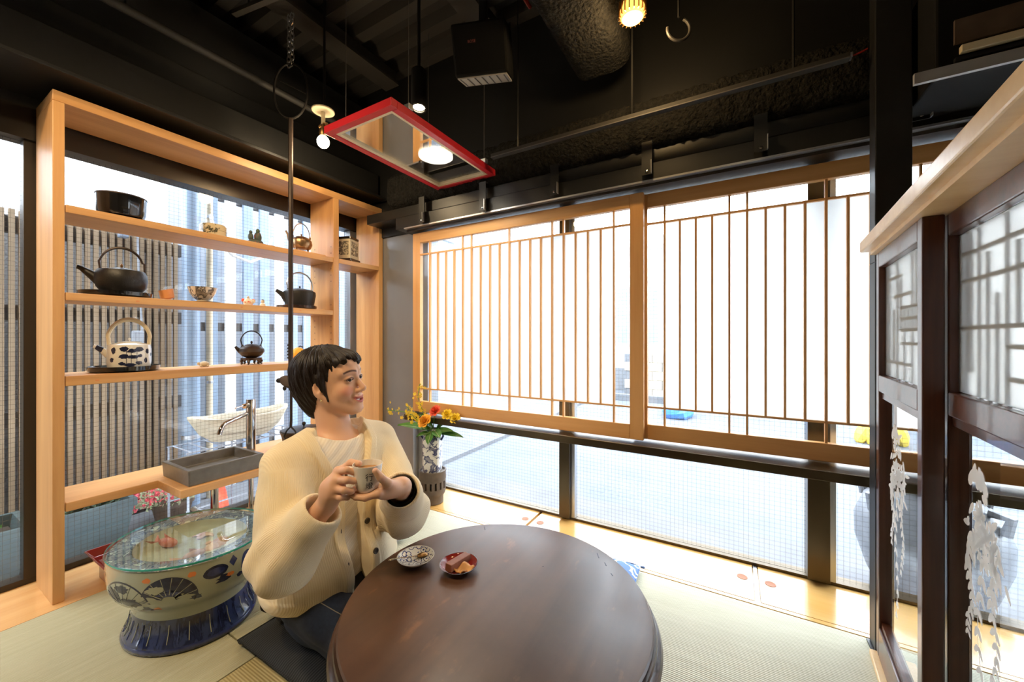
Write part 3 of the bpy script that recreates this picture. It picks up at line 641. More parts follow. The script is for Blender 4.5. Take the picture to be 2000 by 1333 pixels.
# ================================================================ CUSHIONS
def cushion(name, x0, x1, y0, y1, h, mat, label, rz=0):
    cx, cy = (x0+x1)/2, (y0+y1)/2; t = thing(name, (cx, cy, 0), label, 'cushion', rz=rz); hx, hy = (x1-x0)/2, (y1-y0)/2; m = MB()
    def top(s):
        def f(u, v):
            a, b = 2*u-1, 2*v-1; e = (1-abs(a)**3.2)*(1-abs(b)**3.2); pin = 1-.035*(1-abs(a)**2)*(b*b)*0
            return (a*hx*(1-.05*(1-a*a)*0-.03*(1-b*b)**0*(1-abs(b))*0), b*hy, h*.45+s*h*.55*max(0, e)**.45)
        return f
    m.grid(top(1), 26, 26); m.grid(top(-.8), 26, 26); m.build('cover', mat, t, True, angle=0)
    MB().tube([(-hx, -hy, h*.45), (hx, -hy, h*.45), (hx, hy, h*.45), (-hx, hy, h*.45)], .004, 6, closed=True).build('piping', mat, t, True)
    for sx, sy in ((-1, -1), (1, -1), (1, 1), (-1, 1)):
        MB().lathe([(.001, 0), (.004, .004), (.005, .016), (.002, .02)], 6, M=Matrix.Translation((sx*hx, sy*hy, h*.4)) @ Matrix.Rotation(PI/2, 4, 'Y')).build('corner_tuft', mat, t)
    return t
cushion('floor_cushion', -1.385, -.88, .632, 1.13, .05, 'cushion_black', 'black striped floor cushion under the kneeling woman')
cushion('floor_cushion', -1.93, -1.40, .86, 1.38, .05, 'cushion_grey', 'grey ribbed floor cushion behind the porcelain drum table')
cushion('floor_cushion', -.79, -.335, 1.24, 1.685, .05, 'karakusa', 'blue floor cushion with white scrolls beside the wooden ledge', math.radians(3))
# ================================================================ PORCELAIN TABLE WITH GLASS TOP
DP = thing('porcelain_drum_table', (-1.672, .618, 0), 'oval blue and white porcelain basin table with a glass top', 'table', rz=math.radians(18))
AX, AY = .242, .212
prof = [(.80, .0), (.825, .006), (.83, .018), (.80, .032), (.755, .05), (.725, .075), (.715, .10), (.735, .125), (.80, .145), (.90, .165), (.965, .195), (.985, .23), (.985, .265), (.975, .288)]
def dps(th, z, off=0):
    for (r0, z0), (r1, z1) in zip(prof, prof[1:]):
        if z0 <= z <= z1: r = r0+(r1-r0)*(z-z0)/(z1-z0); break
    else: r = prof[-1][0]
    return (AX*r*math.cos(th)+off*math.cos(th), AY*r*math.sin(th)+off*math.sin(th), z)
MB().lathe([p for p in prof if p[1] >= .098], 96, AX, AY, caps=False).build('bowl', 'celadon', DP, True, angle=0)
MB().lathe([p for p in prof if p[1] <= .101], 96, AX, AY, caps=False).build('foot', 'porcelain_base', DP, True, angle=0); MB().lathe([(.822, .006), (.833, .012), (.833, .018), (.82, .023)], 96, AX, AY, caps=False).build('foot_ring', 'cobalt', DP, True, angle=0)
MB().lathe([(.975, .288), (.965, .291), (.72, .289), (.70, .284)], 96, AX, AY, caps=False).build('rim', 'rim_print', DP, True, angle=60)
MB().lathe([(.70, .284), (.685, .262), (.62, .252), (.001, .250)], 64, AX, AY, caps=False).build('inner_well', 'clay_light', DP, True, angle=0)
MB().lathe([(.001, .2925), (.995, .2925), (.995, .299), (.001, .299)], 96, AX, AY, caps=False).build('glass_top', 'glass_table', DP)
MB().lathe([(.9965, .2925), (1.0, .2945), (1.0, .297), (.9965, .299)], 96, AX, AY, caps=False).build('glass_edge', 'glass_edge', DP, True)
def decal(fn, poly, mat, parent, name, off=.0012, smooth=True):
    cx = sum(p[0] for p in poly)/len(poly); cy = sum(p[1] for p in poly)/len(poly); n = len(poly); K = 4
    off *= .45; vs = [fn(cx, cy, off)]; fs = []
    for k in range(1, K+1):
        for (x, y) in poly: vs.append(fn(cx+(x-cx)*k/K, cy+(y-cy)*k/K, off))
    for i in range(n): fs.append((0, 1+i, 1+(i+1) % n))
    for k in range(K-1):
        for i in range(n): fs.append((1+k*n+i, 1+k*n+(i+1) % n, 1+(k+1)*n+(i+1) % n, 1+(k+1)*n+i))
    return MB().add(vs, fs).build(name, mat, parent, True, angle=0)
# the drum's camera side runs over these angles in local frame: pattern coordinates (arc metres, height)
def dfn(th0):
    def f(x, y, off):
        th = th0+x/.225; return dps(th, y, off)
    return f
def fan(cx, cy, R, r, a0, a1, n=16): return [(cx+R*math.cos(a0+(a1-a0)*i/n), cy+R*math.sin(a0+(a1-a0)*i/n)) for i in range(n+1)]+[(cx+r*math.cos(a1+(a0-a1)*i/5), cy+r*math.sin(a1+(a0-a1)*i/5)) for i in range(6)]
def blob(cx, cy, rx, ry, n=18, j=0, seed=1):
    rr = random.Random(seed); return [(cx+rx*(1+rr.uniform(-j, j))*math.cos(2*PI*i/n), cy+ry*(1+rr.uniform(-j, j))*math.sin(2*PI*i/n)) for i in range(n)]
T0 = math.radians(-97)
D_ = dfn(T0)
decal(D_, fan(.02, .168, .088, .022, .2, PI-.35), 'navy_print', DP, 'fan_print'); decal(D_, fan(.02, .168, .083, .027, .26, PI-.41), 'celadon', DP, 'fan_print', .0016)
decal(D_, blob(-.02, .205, .030, .026, 20, .25, 3), 'navy_print', DP, 'cloud_print', .002); decal(D_, blob(.045, .19, .032, .016, 20, .25, 4), 'navy_print', DP, 'cloud_print', .002); decal(D_, blob(.02, .232, .028, .012, 20, .3, 14), 'navy_print', DP, 'cloud_print', .002)
decal(D_, fan(.155, .192, .075, .018, .02, PI-.3), 'navy_print', DP, 'fan_print', .0022); decal(D_, blob(.12, .232, .022, .012, 20, .3, 5), 'celadon', DP, 'cloud_print', .0027); decal(D_, blob(.155, .212, .03, .007, 20, .3, 25), 'cobalt', DP, 'cloud_print', .0027)
for cx_, cy_, R_, r_, a0_, a1_ in ((.02, .168, .083, .027, .26, PI-.41), (.155, .192, .073, .02, .05, PI-.33)):
    for i in range(7):
        a = a0_+(a1_-a0_)*(i+.5)/7; n_ = (-math.sin(a)*.0009, math.cos(a)*.0009)
        decal(D_, [(cx_+r_*math.cos(a)-n_[0], cy_+r_*math.sin(a)-n_[1]), (cx_+R_*math.cos(a)-n_[0], cy_+R_*math.sin(a)-n_[1]), (cx_+R_*math.cos(a)+n_[0], cy_+R_*math.sin(a)+n_[1]), (cx_+r_*math.cos(a)+n_[0], cy_+r_*math.sin(a)+n_[1])], 'navy_print' if cx_ < .1 else 'celadon', DP, 'fan_rib', .003)
decal(D_, blob(.275, .248, .034, .020, 18, .04, 6), 'navy_print', DP, 'medallion', .0016); decal(D_, blob(.275, .248, .024, .012, 18, .04, 6), 'cobalt', DP, 'medallion', .0022); decal(D_, blob(.325, .262, .013, .018, 4, .0, 7), 'cobalt', DP, 'medallion', .0016)
decal(D_, blob(.375, .24, .026, .036, 16, .12, 8), 'cobalt', DP, 'medallion', .0016); decal(D_, blob(.375, .24, .015, .024, 16, .2, 8), 'rim_print', DP, 'medallion', .0022); decal(D_, blob(.42, .225, .02, .02, 14, .2, 18), 'navy_print', DP, 'medallion')
for i, (x, y, r) in enumerate([(.09, .163, .018), (.225, .185, .016), (.30, .215, .024), (.35, .205, .012), (-.06, .17, .014)]): decal(D_, blob(x, y, r, r*.6, 16, .35, 30+i), 'navy_print', DP, 'leaf_print')
for i, (x, y) in enumerate([(.118, .162), (.215, .262), (.315, .222), (.10, .262), (-.085, .25)]): decal(D_, blob(x, y, .011, .008, 12, .3, 50+i), 'orange_print', DP, 'flower_print')
decal(D_, [(-.135, .205), (-.10, .20), (-.10, .27), (-.135, .275)], 'cobalt', DP, 'panel_print')
for i in range(40):
    th = 2*PI*i/40
    MB().tube([dps(th, .034, .001), dps(th, .06, .001), dps(th, .085, .001)], .0012, 4).build('flute_line', 'celadon' if i % 2 else 'cobalt', DP)
# things in the well under glass
def world_of(root, p): return Matrix.Translation(root.location) @ root.rotation_euler.to_matrix().to_4x4() @ Vector(p)
def shell(pos, r, rz, label, mat='pink_shell'):
    t = thing('seashell', pos, label, 'shell', rz=rz); m = MB()
    def f(u, v):
        a = math.radians(-75+150*u); q = v*r*(1+.05*math.cos(u*40)); return (q*math.cos(a), q*math.sin(a), .012*math.sin(PI*v)*(1-.4*abs(2*u-1))+.0012*math.cos(u*60)*v)
    m.grid(f, 31, 8); o_ = m.build('fan', mat, t, True, angle=0); s_ = o_.modifiers.new('s', 'SOLIDIFY'); s_.thickness = .002
    MB().ell((-.004, 0, .004), (.008, .012, .005)).build('hinge', mat, t, True); return t
shell(world_of(DP, (.035, .03, .2515)), .058, .6, 'largest pink scallop shell under the glass top'); shell(world_of(DP, (-.035, .055, .2515)), .040, 2.2, 'small pink scallop shell behind the large one under glass')
def goldfish(pos, rz, label, mat, s=1):
    t = thing('goldfish', pos, label, 'ornament', rz=rz)
    MB().ell((0, 0, .016*s), (.032*s, .012*s, .015*s), 14, 8).build('body', mat, t, True)
    for sg in (-1, 1): MB().add([(-.026*s, 0, .016*s), (-.06*s, .020*sg*s, .026*s), (-.055*s, .004*sg*s, .010*s)], [(0, 1, 2)]).build('tail_fin', mat, t)
    MB().add([(-.012*s, 0, .029*s), (.012*s, 0, .030*s), (-.014*s, 0, .043*s)], [(0, 1, 2)]).build('back_fin', mat, t)
goldfish(world_of(DP, (-.085, -.02, .2515)), .4, 'red goldfish ornament under the left end of glass top', 'red_fish', 1.15); goldfish(world_of(DP, (.08, -.06, .2515)), 1.5, 'pale pink goldfish ornament under the right end of glass top', 'pink_shell')
# red footed tray behind it
rt = thing('footed_tray', (-2.19, .64, 0), 'small red lacquer footed tray behind the porcelain table', 'tray')
m = MB(); a, b = .145, .15
vs = []
for z, e in [(.075, -.02), (.112, 0), (.112, -.006), (.083, -.026)]: vs += [(-a-e, -b-e, z), (a+e, -b-e, z), (a+e, b+e, z), (-a-e, b+e, z)]
fs = [(3, 2, 1, 0)]+[(q*4+i, q*4+(i+1) % 4, q*4+4+(i+1) % 4, q*4+4+i) for q in range(3) for i in range(4)]+[(12, 13, 14, 15)]
m.add(vs, fs).build('tray', 'red_lacquer', rt, bevel=.002)
for sy in (-.115, .10): BX('foot', 'red_lacquer', rt, -.10, .10, sy, sy+.014, 0, .076, .003)
BX('foot_brace', 'black_lacquer', rt, -.012, .012, -.10, .10, .02, .05)
# ================================================================ SINK
bs = thing('stone_basin', (-2.115, .865, .37), 'shallow rectangular grey stone basin on the wooden counter', 'basin')
m = MB(); X, Y = .135, .150; t_ = .018
vs = []
for x_, y_, z_ in [(X-.004, Y-.004, 0), (X, Y, .068), (X-t_, Y-t_, .068), (X-t_-.006, Y-t_-.006, .022)]: vs += [(-x_, -y_, z_), (x_, -y_, z_), (x_, y_, z_), (-x_, y_, z_)]
fs = [(3, 2, 1, 0)]+[(q*4+i, q*4+(i+1) % 4, q*4+4+(i+1) % 4, q*4+4+i) for q in range(3) for i in range(4)]+[(12, 13, 14, 15)]
m.add(vs, fs).build('basin', 'stone_grey', bs, bevel=.003); MB().lathe([(.02, .022), (.02, .0245), (.014, .0245), (.012, .0225), (.001, .0225)], 20).build('drain', 'chrome', bs, True)
MB().tube([(0, 0, -.036), (0, 0, -.20), (-.02, 0, -.25), (-.10, 0, -.25), (-.14, 0, -.23), (-.22, 0, -.23)], .016, 14).build('waste_pipe', 'chrome', bs, True)
fc = thing('faucet', (-2.205, 1.065, .37), 'tall chrome basin faucet with a slanted spout on the counter', 'faucet')
MB().lathe([(.028, 0), (.028, .006), (.0215, .008), (.0215, .300), (.0205, .306), (.001, .306)], 24).build('column', 'chrome', fc, True)
MB().tube([(.0, -.012, .235), (.035, -.085, .222), (.060, -.142, .212), (.068, -.160, .200), (.072, -.170, .180), (.074, -.174, .165)], .0105, 14).build('spout', 'chrome', fc, True)
lv = MB().tube([(.008, -.018, .278), (.018, -.04, .276)], .013, 12).build('lever_hub', 'chrome', fc, True); MB().tube([(.012, -.03, .280), (.035, -.085, .276), (.037, -.09, .272)], .0035, 8).build('lever', 'chrome', fc, True)
MB().tube([(0, 0, -.036), (0, 0, -.30)], .012, 10).build('supply_pipe', 'chrome', fc, True)
# iron pot on the counter (behind her shoulder)
ip = thing('iron_pot', (-2.06, 1.265, .37), 'brown iron pot with lid on the counter behind her shoulder', 'pot')
MB().lathe([(.05, 0), (.085, .018), (.10, .05), (.105, .085), (.115, .118), (.118, .122), (.112, .122)], 32).build('body', 'iron_brown', ip, True)
ld = MB().lathe([(.114, .122), (.11, .127), (.04, .137), (.001, .139)], 32).build('lid', 'iron_brown', ip, True); MB().ell((0, 0, .155), (.010, .010, .011)).lathe([(.004, .138), (.004, .15)], 8).build('lid_knob', 'iron', ip, True)
# ================================================================ KETTLES AND WARES ON THE SHELF
# local frame for wares: +x = spout side (towards -Y world, i.e. left in photo) => root rz = -90deg
def kettle(name, loc, label, prof, mat, spout, handle, lidz, knob, rz=-PI/2-.30, hmat=None, hr=.006, feet=None, kmat=None, cat='kettle', loops=True):
    t = thing(name, loc, label, cat, rz=rz)
    MB().lathe(prof, 36).build('body', mat, t, True)
    MB().tube(spout[0], spout[1], 12).build('spout', mat, t, True)
    MB().tube(handle, hr, 8).build('handle', hmat or mat, t, True)
    r0 = lidz[0]; ld = MB().lathe([(r0, lidz[1]-.002), (r0, lidz[1]+.003), (r0*.6, lidz[1]+.007), (.001, lidz[1]+.008)], 28).build('lid', mat, t, True)
    MB().lathe([(.003, lidz[1]+.006), (knob*.5, lidz[1]+.010), (knob, lidz[1]+.010+knob), (knob*.6, lidz[1]+.010+knob*1.7), (.001, lidz[1]+.010+knob*1.9)], 12).build('knob', kmat or mat, ld, True)
    if loops:
        for q in (handle[0], handle[-1]): MB().ell((q[0], q[1], q[2]), (.008, .006, .010), 8, 6).build('handle_lug', mat, t, True)
    if feet:
        for i in range(3):
            a = 2*PI*i/3+.5; MB().tube([(feet[0]*math.cos(a), feet[0]*math.sin(a), 0), (feet[0]*.95*math.cos(a), feet[0]*.95*math.sin(a), feet[1])], [.004, .007], 6).build('foot', mat, t, True)
    return t
def tray_round(loc, r, h, mat, label, rz=0, feet=True):
    t = thing('kettle_tray', loc, label, 'tray', rz=rz)
    MB().lathe([(r*.93, .004), (r*.98, .006), (r, h), (r*.975, h), (r*.95, .010), (.001, .010)], 40).build('plate', mat, t, True)
    MB().lathe([(r*.55, 0), (r*.6, .005)], 28).build('foot_ring', mat, t, True); return t
Z1, Z2, Z3 = 1.5085, 1.1735, .8535
# top shelf
t = thing('lacquer_mat', (-2.315, .625, Z1), 'thin black board under the black bowl on top shelf', 'mat'); BX('board', 'black_lacquer', t, -.09, .09, -.15, .15, .003, .012, .002); BX('batten', 'black_lacquer', t, -.08, .08, -.11, -.09, 0, .003); BX('batten', 'black_lacquer', t, -.08, .08, .09, .11, 0, .003)
t = thing('black_bowl', (-2.315, .60, Z1+.0125), 'wide black lacquer bowl on the top shelf', 'bowl')
MB().lathe([(.085, 0), (.10, .004), (.108, .02), (.113, .092), (.110, .092), (.103, .02), (.001, .012)], 44).build('bowl', 'black_lacquer', t, True); MB().lathe([(.114, .088), (.1145, .0935), (.109, .0935)], 44, caps=False).build('rim', 'iron_brown', t, True)
t = thing('round_box', (-2.315, .942, Z1), 'round cream lidded box painted with dark pine, top shelf', 'box')
MB().lathe([(.062, 0), (.070, .006), (.072, .035)], 36).build('body', 'box_print', t, True); MB().lathe([(.073, .036), (.073, .060), (.066, .068), (.001, .071)], 36).build('lid', 'box_print', t, True)
t = thing('figurine', (-2.315, 1.143, Z1), 'small dark green and red seated figurine on the top shelf', 'figurine', rz=-PI/2-.3)
MB().ell((0, 0, .022), (.045, .032, .022)).build('base', 'figure_print', t, True); MB().ell((-.012, 0, .055), (.022, .020, .030)).build('torso', 'figure_print', t, True); MB().ell((-.012, 0, .089), (.012, .012, .013)).build('head', 'leaf_dark', t, True)
MB().ell((.027, 0, .052), (.016, .014, .022)).build('companion', 'figure_print', t, True); MB().ell((.027, 0, .078), (.010, .009, .010)).build('companion_head', 'figure_print', t, True)
t = thing('wooden_plate', (-2.315, 1.41, Z1), 'flat square wooden plate under the copper kettle', 'plate'); BX('plate', 'pine_y', t, -.10, .10, -.115, .115, .004, .012, .002); BX('foot', 'pine_y', t, -.07, .07, -.08, .08, 0, .004)
kettle('copper_kettle', (-2.315, 1.405, Z1+.0125), 'small copper kettle with tall thin handle on the top shelf', [(.030, .022), (.058, .030), (.070, .052), (.066, .078), (.045, .096), (.030, .100)], 'copper',
       ([(.055, 0, .055), (.078, 0, .075), (.086, 0, .105), (.098, 0, .125)], [.014, .010, .007, .006]), arc((0, 0, .10), .055, 0, 180, 16, 'xz', .085), (.032, .098), .006, hr=.003, feet=(.045, .03))
t = thing('tea_caddy', (-2.325, 1.742, 1.5105), 'square tea caddy with lattice print in the narrow right bay', 'caddy', rz=math.radians(20))
BX('stand_base', 'dark_wood', t, -.085, .085, -.085, .085, 0, .014, .003); BX('stand_top', 'dark_wood', t, -.065, .065, -.065, .065, .014, .032, .004)
BX('caddy_body', 'cream_paint', t, -.056, .056, -.056, .056, .032, .165, .003)
for s_ in (-1, 1):
    BX('print_panel', 'caddy_print', t, -.042, .042, .0562*s_-.0004, .0562*s_+.0004, .055, .150); BX('print_panel', 'caddy_print', t, .0562*s_-.0004, .0562*s_+.0004, -.042, .042, .055, .150)
BX('caddy_lid', 'black_lacquer', t, -.057, .057, -.057, .057, .166, .182, .003)
# middle shelf
tray_round((-2.315, .583, Z2), .155, .022, 'black_lacquer', 'round black tray under the largest iron kettle')
kettle('iron_kettle', (-2.315, .60, Z2+.0115), 'largest black iron kettle with long straight spout, second shelf', [(.05, .006), (.085, .010), (.108, .035), (.115, .065), (.112, .090), (.102, .106), (.06, .112), (.04, .113)], 'iron',
       ([(.090, 0, .058), (.125, 0, .082), (.165, 0, .106), (.178, 0, .110)], [.026, .019, .010, .009]), [(.088, 0, .108), (.093, 0, .145)]+arc((0, 0, .125), .093, 15, 165, 18, 'xz', .082)+[(-.098, 0, .145), (-.10, 0, .10)], (.045, .112), .008, hmat='iron_brown', hr=.0055, kmat='gold_ring')
t = thing('wooden_cup', (-2.315, .758, Z2), 'small tipped orange-brown wooden cup on the second shelf', 'cup')
MB().lathe([(.026, 0), (.034, .006), (.036, .046), (.033, .046), (.029, .010), (.001, .008)], 28, M=Matrix.Translation((0, 0, .008)) @ Matrix.Rotation(.22, 4, 'X')).build('cup', 'wood_cup', t, True); MB().lathe([(.022, 0), (.026, .004)], 20).build('rest', 'wood_cup', t, True)
t = thing('small_tray', (-2.315, .90, Z2), 'thin dark saucer under the patterned bowl', 'tray'); MB().lathe([(.07, 0), (.088, .003), (.086, .005), (.001, .004)], 32).build('plate', 'brown_lacquer', t, True); MB().lathe([(.088, .003), (.090, .006), (.086, .006)], 32, caps=False).build('rim', 'brown_lacquer', t, True)
t = thing('tea_bowl', (-2.315, .896, Z2+.0065), 'cream tea bowl with dark painted waves on the second shelf', 'bowl')
MB().lathe([(.028, 0), (.030, .008), (.048, .02), (.066, .045), (.075, .072), (.072, .072), (.060, .04), (.001, .014)], 36).build('bowl', 'bowl_print', t, True); MB().lathe([(.026, 0), (.03, 0), (.03, .008)], 24).build('foot_ring', 'clay_light', t, True)
t = thing('clay_hen', (-2.315, 1.105, Z2), 'small white and red clay hen on the second shelf', 'figurine', rz=-PI/2-.3)
MB().ell((0, 0, .022), (.030, .022, .022)).build('body', 'hen_print', t, True); MB().ell((0, 0, .046), (.008, .008, .010)).build('knob', 'clay_light', t, True); MB().ell((.028, 0, .032), (.010, .008, .010)).build('head', 'petal_red', t, True); MB().ell((-.028, 0, .030), (.012, .006, .012)).build('tail', 'hen_print', t, True)
t = thing('tiny_doll', (-2.315, 1.18, Z2), 'tiny round clay doll beside the clay hen', 'figurine', rz=-PI/2)
MB().lathe([(.010, 0), (.016, .006), (.016, .018), (.008, .024)], 16).build('body', 'hen_print', t, True); MB().ell((0, 0, .032), (.011, .011, .011)).build('head', 'clay_light', t, True); MB().ell((0, 0, .040), (.008, .008, .005)).build('hair', 'ink', t, True)
tray_round((-2.315, 1.378, Z2), .125, .020, 'brown_lacquer', 'round dark brown tray under the matte black kettle')
kettle('black_kettle', (-2.315, 1.395, Z2+.0115), 'matte black kettle with grey arched handle beside the shelf divider', [(.06, .004), (.088, .010), (.102, .075), (.100, .095), (.078, .108), (.05, .112), (.04, .112)], 'iron',
       ([(.080, 0, .045), (.105, 0, .075), (.138, 0, .094), (.145, 0, .098)], [.024, .018, .011, .010]), [(.072, 0, .108), (.078, 0, .14)]+arc((0, 0, .13), .082, 10, 170, 18, 'xz', .085)+[(-.082, 0, .14), (-.082, 0, .10)], (.05, .110), .007, hmat='alu', hr=.005)
# lower shelf
tray_round((-2.315, .61, Z3), .155, .024, 'black_lacquer', 'round black tray under the blue and white teapot')
tp = kettle('porcelain_teapot', (-2.315, .625, Z3+.0115), 'white porcelain teapot painted with blue trees and a cane handle', [(.085, 0), (.094, .004), (.098, .03), (.098, .085), (.094, .104), (.06, .112), (.05, .113)], 'white_glaze',
       ([(.090, 0, .062), (.115, 0, .082), (.140, 0, .096), (.148, 0, .100)], [.018, .013, .009, .008]), [(.085, 0, .10), (.088, 0, .13)]+arc((0, 0, .125), .092, 10, 170, 18, 'xz', .090)+[(-.088, 0, .13), (-.085, 0, .10)], (.055, .112), .007, hmat='cream_paint', hr=.0095, cat='teapot')
MB().tube([(.112, 0, .0808), (.1385, 0, .0956)], [.0142, .0098], 12).build('spout_band', 'navy_print', tp, True)
def tpf(x, y, off):
    th = x/.098; return ((.098+off)*math.cos(th), (.098+off)*math.sin(th), y)
for i, (x, y, rx, ry) in enumerate([(-.20, .085, .020, .010), (-.17, .078, .022, .009), (-.135, .086, .020, .010), (-.175, .052, .024, .009), (-.135, .055, .022, .010), (-.205, .056, .012, .007), (-.20, .026, .016, .008), (-.16, .018, .026, .007), (-.125, .024, .014, .007), (-.245, .075, .012, .012), (-.235, .035, .010, .012), (-.085, .08, .012, .014), (-.075, .04, .012, .010), (-.28, .06, .01, .008)]):
    decal(tpf, blob(-x, y, rx, ry, 20, .22, 70+i), 'navy_print', tp, 'painted_tree')
for x in (.19, .165, .145): decal(tpf, [(x-.0012, .02), (x+.0012, .02), (x+.0012, .085), (x-.0012, .085)], 'navy_print', tp, 'painted_trunk')
t = thing('wood_netsuke', (-2.315, .902, Z3), 'small carved wooden turtle on the lower shelf', 'figurine', rz=-PI/2-.3)
MB().ell((0, 0, .014), (.026, .022, .014), 10, 7).build('shell', 'clay_light', t, True); MB().ell((.027, 0, .016), (.009, .007, .008)).build('head', 'clay_light', t, True)
for sx in (-.016, .016):
    for sy in (-.016, .016): MB().ell((sx, sy, .005), (.007, .006, .005), 6, 5).build('foot', 'clay_light', t, True)
t = thing('carved_stand', (-2.315, 1.122, Z3), 'low carved dark wooden stand under the small round kettle', 'stand', rz=.3)
MB().lathe([(.045, .022), (.06, .026), (.06, .036), (.001, .036)], 28).build('top', 'dark_wood', t, True)
for i in range(6):
    a = PI*i/3; MB().tube([(.050*math.cos(a), .050*math.sin(a), .028), (.058*math.cos(a), .058*math.sin(a), .014), (.050*math.cos(a), .050*math.sin(a), .006), (.060*math.cos(a), .060*math.sin(a), .003)], [.010, .008, .006, .005], 6).build('leg', 'dark_wood', t, True)
kettle('small_kettle', (-2.315, 1.122, Z3+.0365), 'small round iron kettle on a carved stand, lower shelf', [(.03, 0), (.055, .010), (.073, .032), (.070, .048), (.050, .064), (.035, .068)], 'iron_brown',
       ([(.060, 0, .035), (.078, 0, .05), (.088, 0, .062)], [.014, .010, .007]), [(.05, 0, .062), (.055, 0, .08)]+arc((0, 0, .085), .060, 10, 170, 16, 'xz', .062)+[(-.055, 0, .08), (-.05, 0, .062)], (.037, .067), .008, hmat='iron', hr=.0035)
t = thing('peach_ornament', (-2.315, 1.385, Z3), 'orange and pink peach ornament on the lower shelf behind her head', 'ornament')
MB().lathe([(.025, 0), (.04, .012), (.042, .02)], 20).build('dish', 'petal_pink', t, True); MB().ell((0, 0, .05), (.036, .036, .038)).build('peach', 'petal_orange', t, True); MB().tube([(0, 0, .085), (.0, .012, .095), (0, .03, .088)], .004, 6).build('stem', 'ink', t, True)
KSC = {'lacquer_mat': .72, 'black_bowl': .72, 'round_box': .79, 'figurine': .86, 'wooden_plate': .87, 'copper_kettle': .87, 'iron_kettle': .73, 'wooden_cup': .76, 'small_tray': .80, 'tea_bowl': .80, 'clay_hen': .84, 'tiny_doll': .85, 'black_kettle': .875, 'porcelain_teapot': .73, 'wood_netsuke': .8, 'carved_stand': .84, 'small_kettle': .84, 'tea_caddy': .92}
for nm_, k_ in KSC.items(): o_ = bpy.data.objects[nm_]; o_.scale = (k_, k_, 1)
for nm_, k_ in (('kettle_tray', .75), ('kettle_tray.001', .88), ('kettle_tray.002', .75)): bpy.data.objects[nm_].scale = (k_, k_, 1)
# ================================================================ VASE WITH FLOWERS
VX, VY = -1.59, 1.785
vs_ = thing('clay_stand', (VX, VY, 0), 'brown clay stand with slot openings under the flower vase', 'stand')
MB().lathe([(.055, 0), (.066, .004), (.066, .045), (.074, .055), (.079, .07), (.079, .092)], 40).build('base', 'clay_brown', vs_, True)
MB().lathe([(.079, .135), (.082, .150), (.080, .185), (.083, .192), (.083, .198), (.074, .198), (.070, .188), (.001, .186)], 40, caps=False).build('upper_ring', 'clay_brown', vs_, True)
for i in range(16):
    a = 2*PI*i/16; MB().box(-.0095, .0095, -.007, .007, .090, .137).build('slot_bar', 'clay_brown', vs_).matrix_local = Matrix.Rotation(a, 4, 'Z') @ Matrix.Translation((0, .072, 0))
MB().lathe([(.058, .09), (.058, .137)], 24).build('core', 'ink', vs_, True)
va = thing('flower_vase', (VX, VY, .1865), 'tall square blue and white porcelain vase on the clay stand', 'vase', rz=math.radians(28))
def sq(s, z): return [(s*a, s*b, z) for a, b in [(-1, -.82), (-.82, -1), (.82, -1), (1, -.82), (1, .82), (.82, 1), (-.82, 1), (-1, .82)]]
def loftm(rings): 
    m_ = MB(); vs = sum(rings, []); n = len(rings[0]); fs = [(q*n+i, q*n+(i+1) % n, q*n+n+(i+1) % n, q*n+n+i) for q in range(len(rings)-1) for i in range(n)]
    fs += [tuple(reversed(range(n)))]; m_.add(vs, fs); return m_
loftm([sq(.046, 0), sq(.050, .006), sq(.050, .20), sq(.046, .215), sq(.034, .224)]).build('body', 'vase_print', va)
loftm([sq(.034, .222), sq(.030, .235), sq(.033, .26), sq(.029, .26), sq(.026, .235)]).build('neck', 'vase_print', va)
for s_ in (-1, 1): MB().tube([(s_*.034, 0, .232), (s_*.058, 0, .236), (s_*.066, 0, .215), (s_*.052, 0, .19)], .007, 8).build('handle', 'cobalt', va, True)
def flowerhead(parent, c, R, mat, layers=4, n=7, nm='petal'):
    h = parent
    for l in range(layers):
        f_ = (l+1)/layers
        for i in range(n):
            a = 2*PI*(i+.5*(l % 2))/n; tilt = .15+1.05*f_; m_ = MB()
            def pf(u, v):
                s = (u-.5)*2; w_ = R*.62*(.35+.65*math.sin(PI*min(1, v*.75+.15))); r = R*f_*v; up = R*.55*(1-f_)*v+R*.35*math.sin(v*1.5)*(1-.5*f_)
                x, y = r*math.sin(tilt)+.003, s*w_*.8*v**.5; z = up+R*.12*s*s
                return (c[0]+x*math.cos(a)-y*math.sin(a), c[1]+x*math.sin(a)+y*math.cos(a), c[2]+z)
            m_.grid(pf, 5, 5).build(nm, mat, h, True, angle=0)
FL = [('orange_rose', (-.02, -.105, .325), .045, 'petal_orange', 5, 7, 'large orange rose at the front of the vase', 'rose'),
      ('red_flower', (.03, -.055, .375), .038, 'petal_red', 3, 7, 'red flower above the orange rose in vase', 'flower'),
      ('yellow_flower', (.10, -.06, .355), .034, 'petal_yellow', 3, 6, 'upper yellow flower at the right of the vase', 'flower'),
      ('yellow_flower', (.15, -.075, .335), .034, 'petal_yellow', 3, 6, 'lower yellow flower at the far right of the vase', 'flower')]
Rz30 = Matrix.Rotation(math.radians(30), 4, 'Z')
def vloc(p): return Vector((VX, VY, .1865)) + (Rz30 @ Vector((p[0], p[1], 0))) + Vector((0, 0, p[2]))
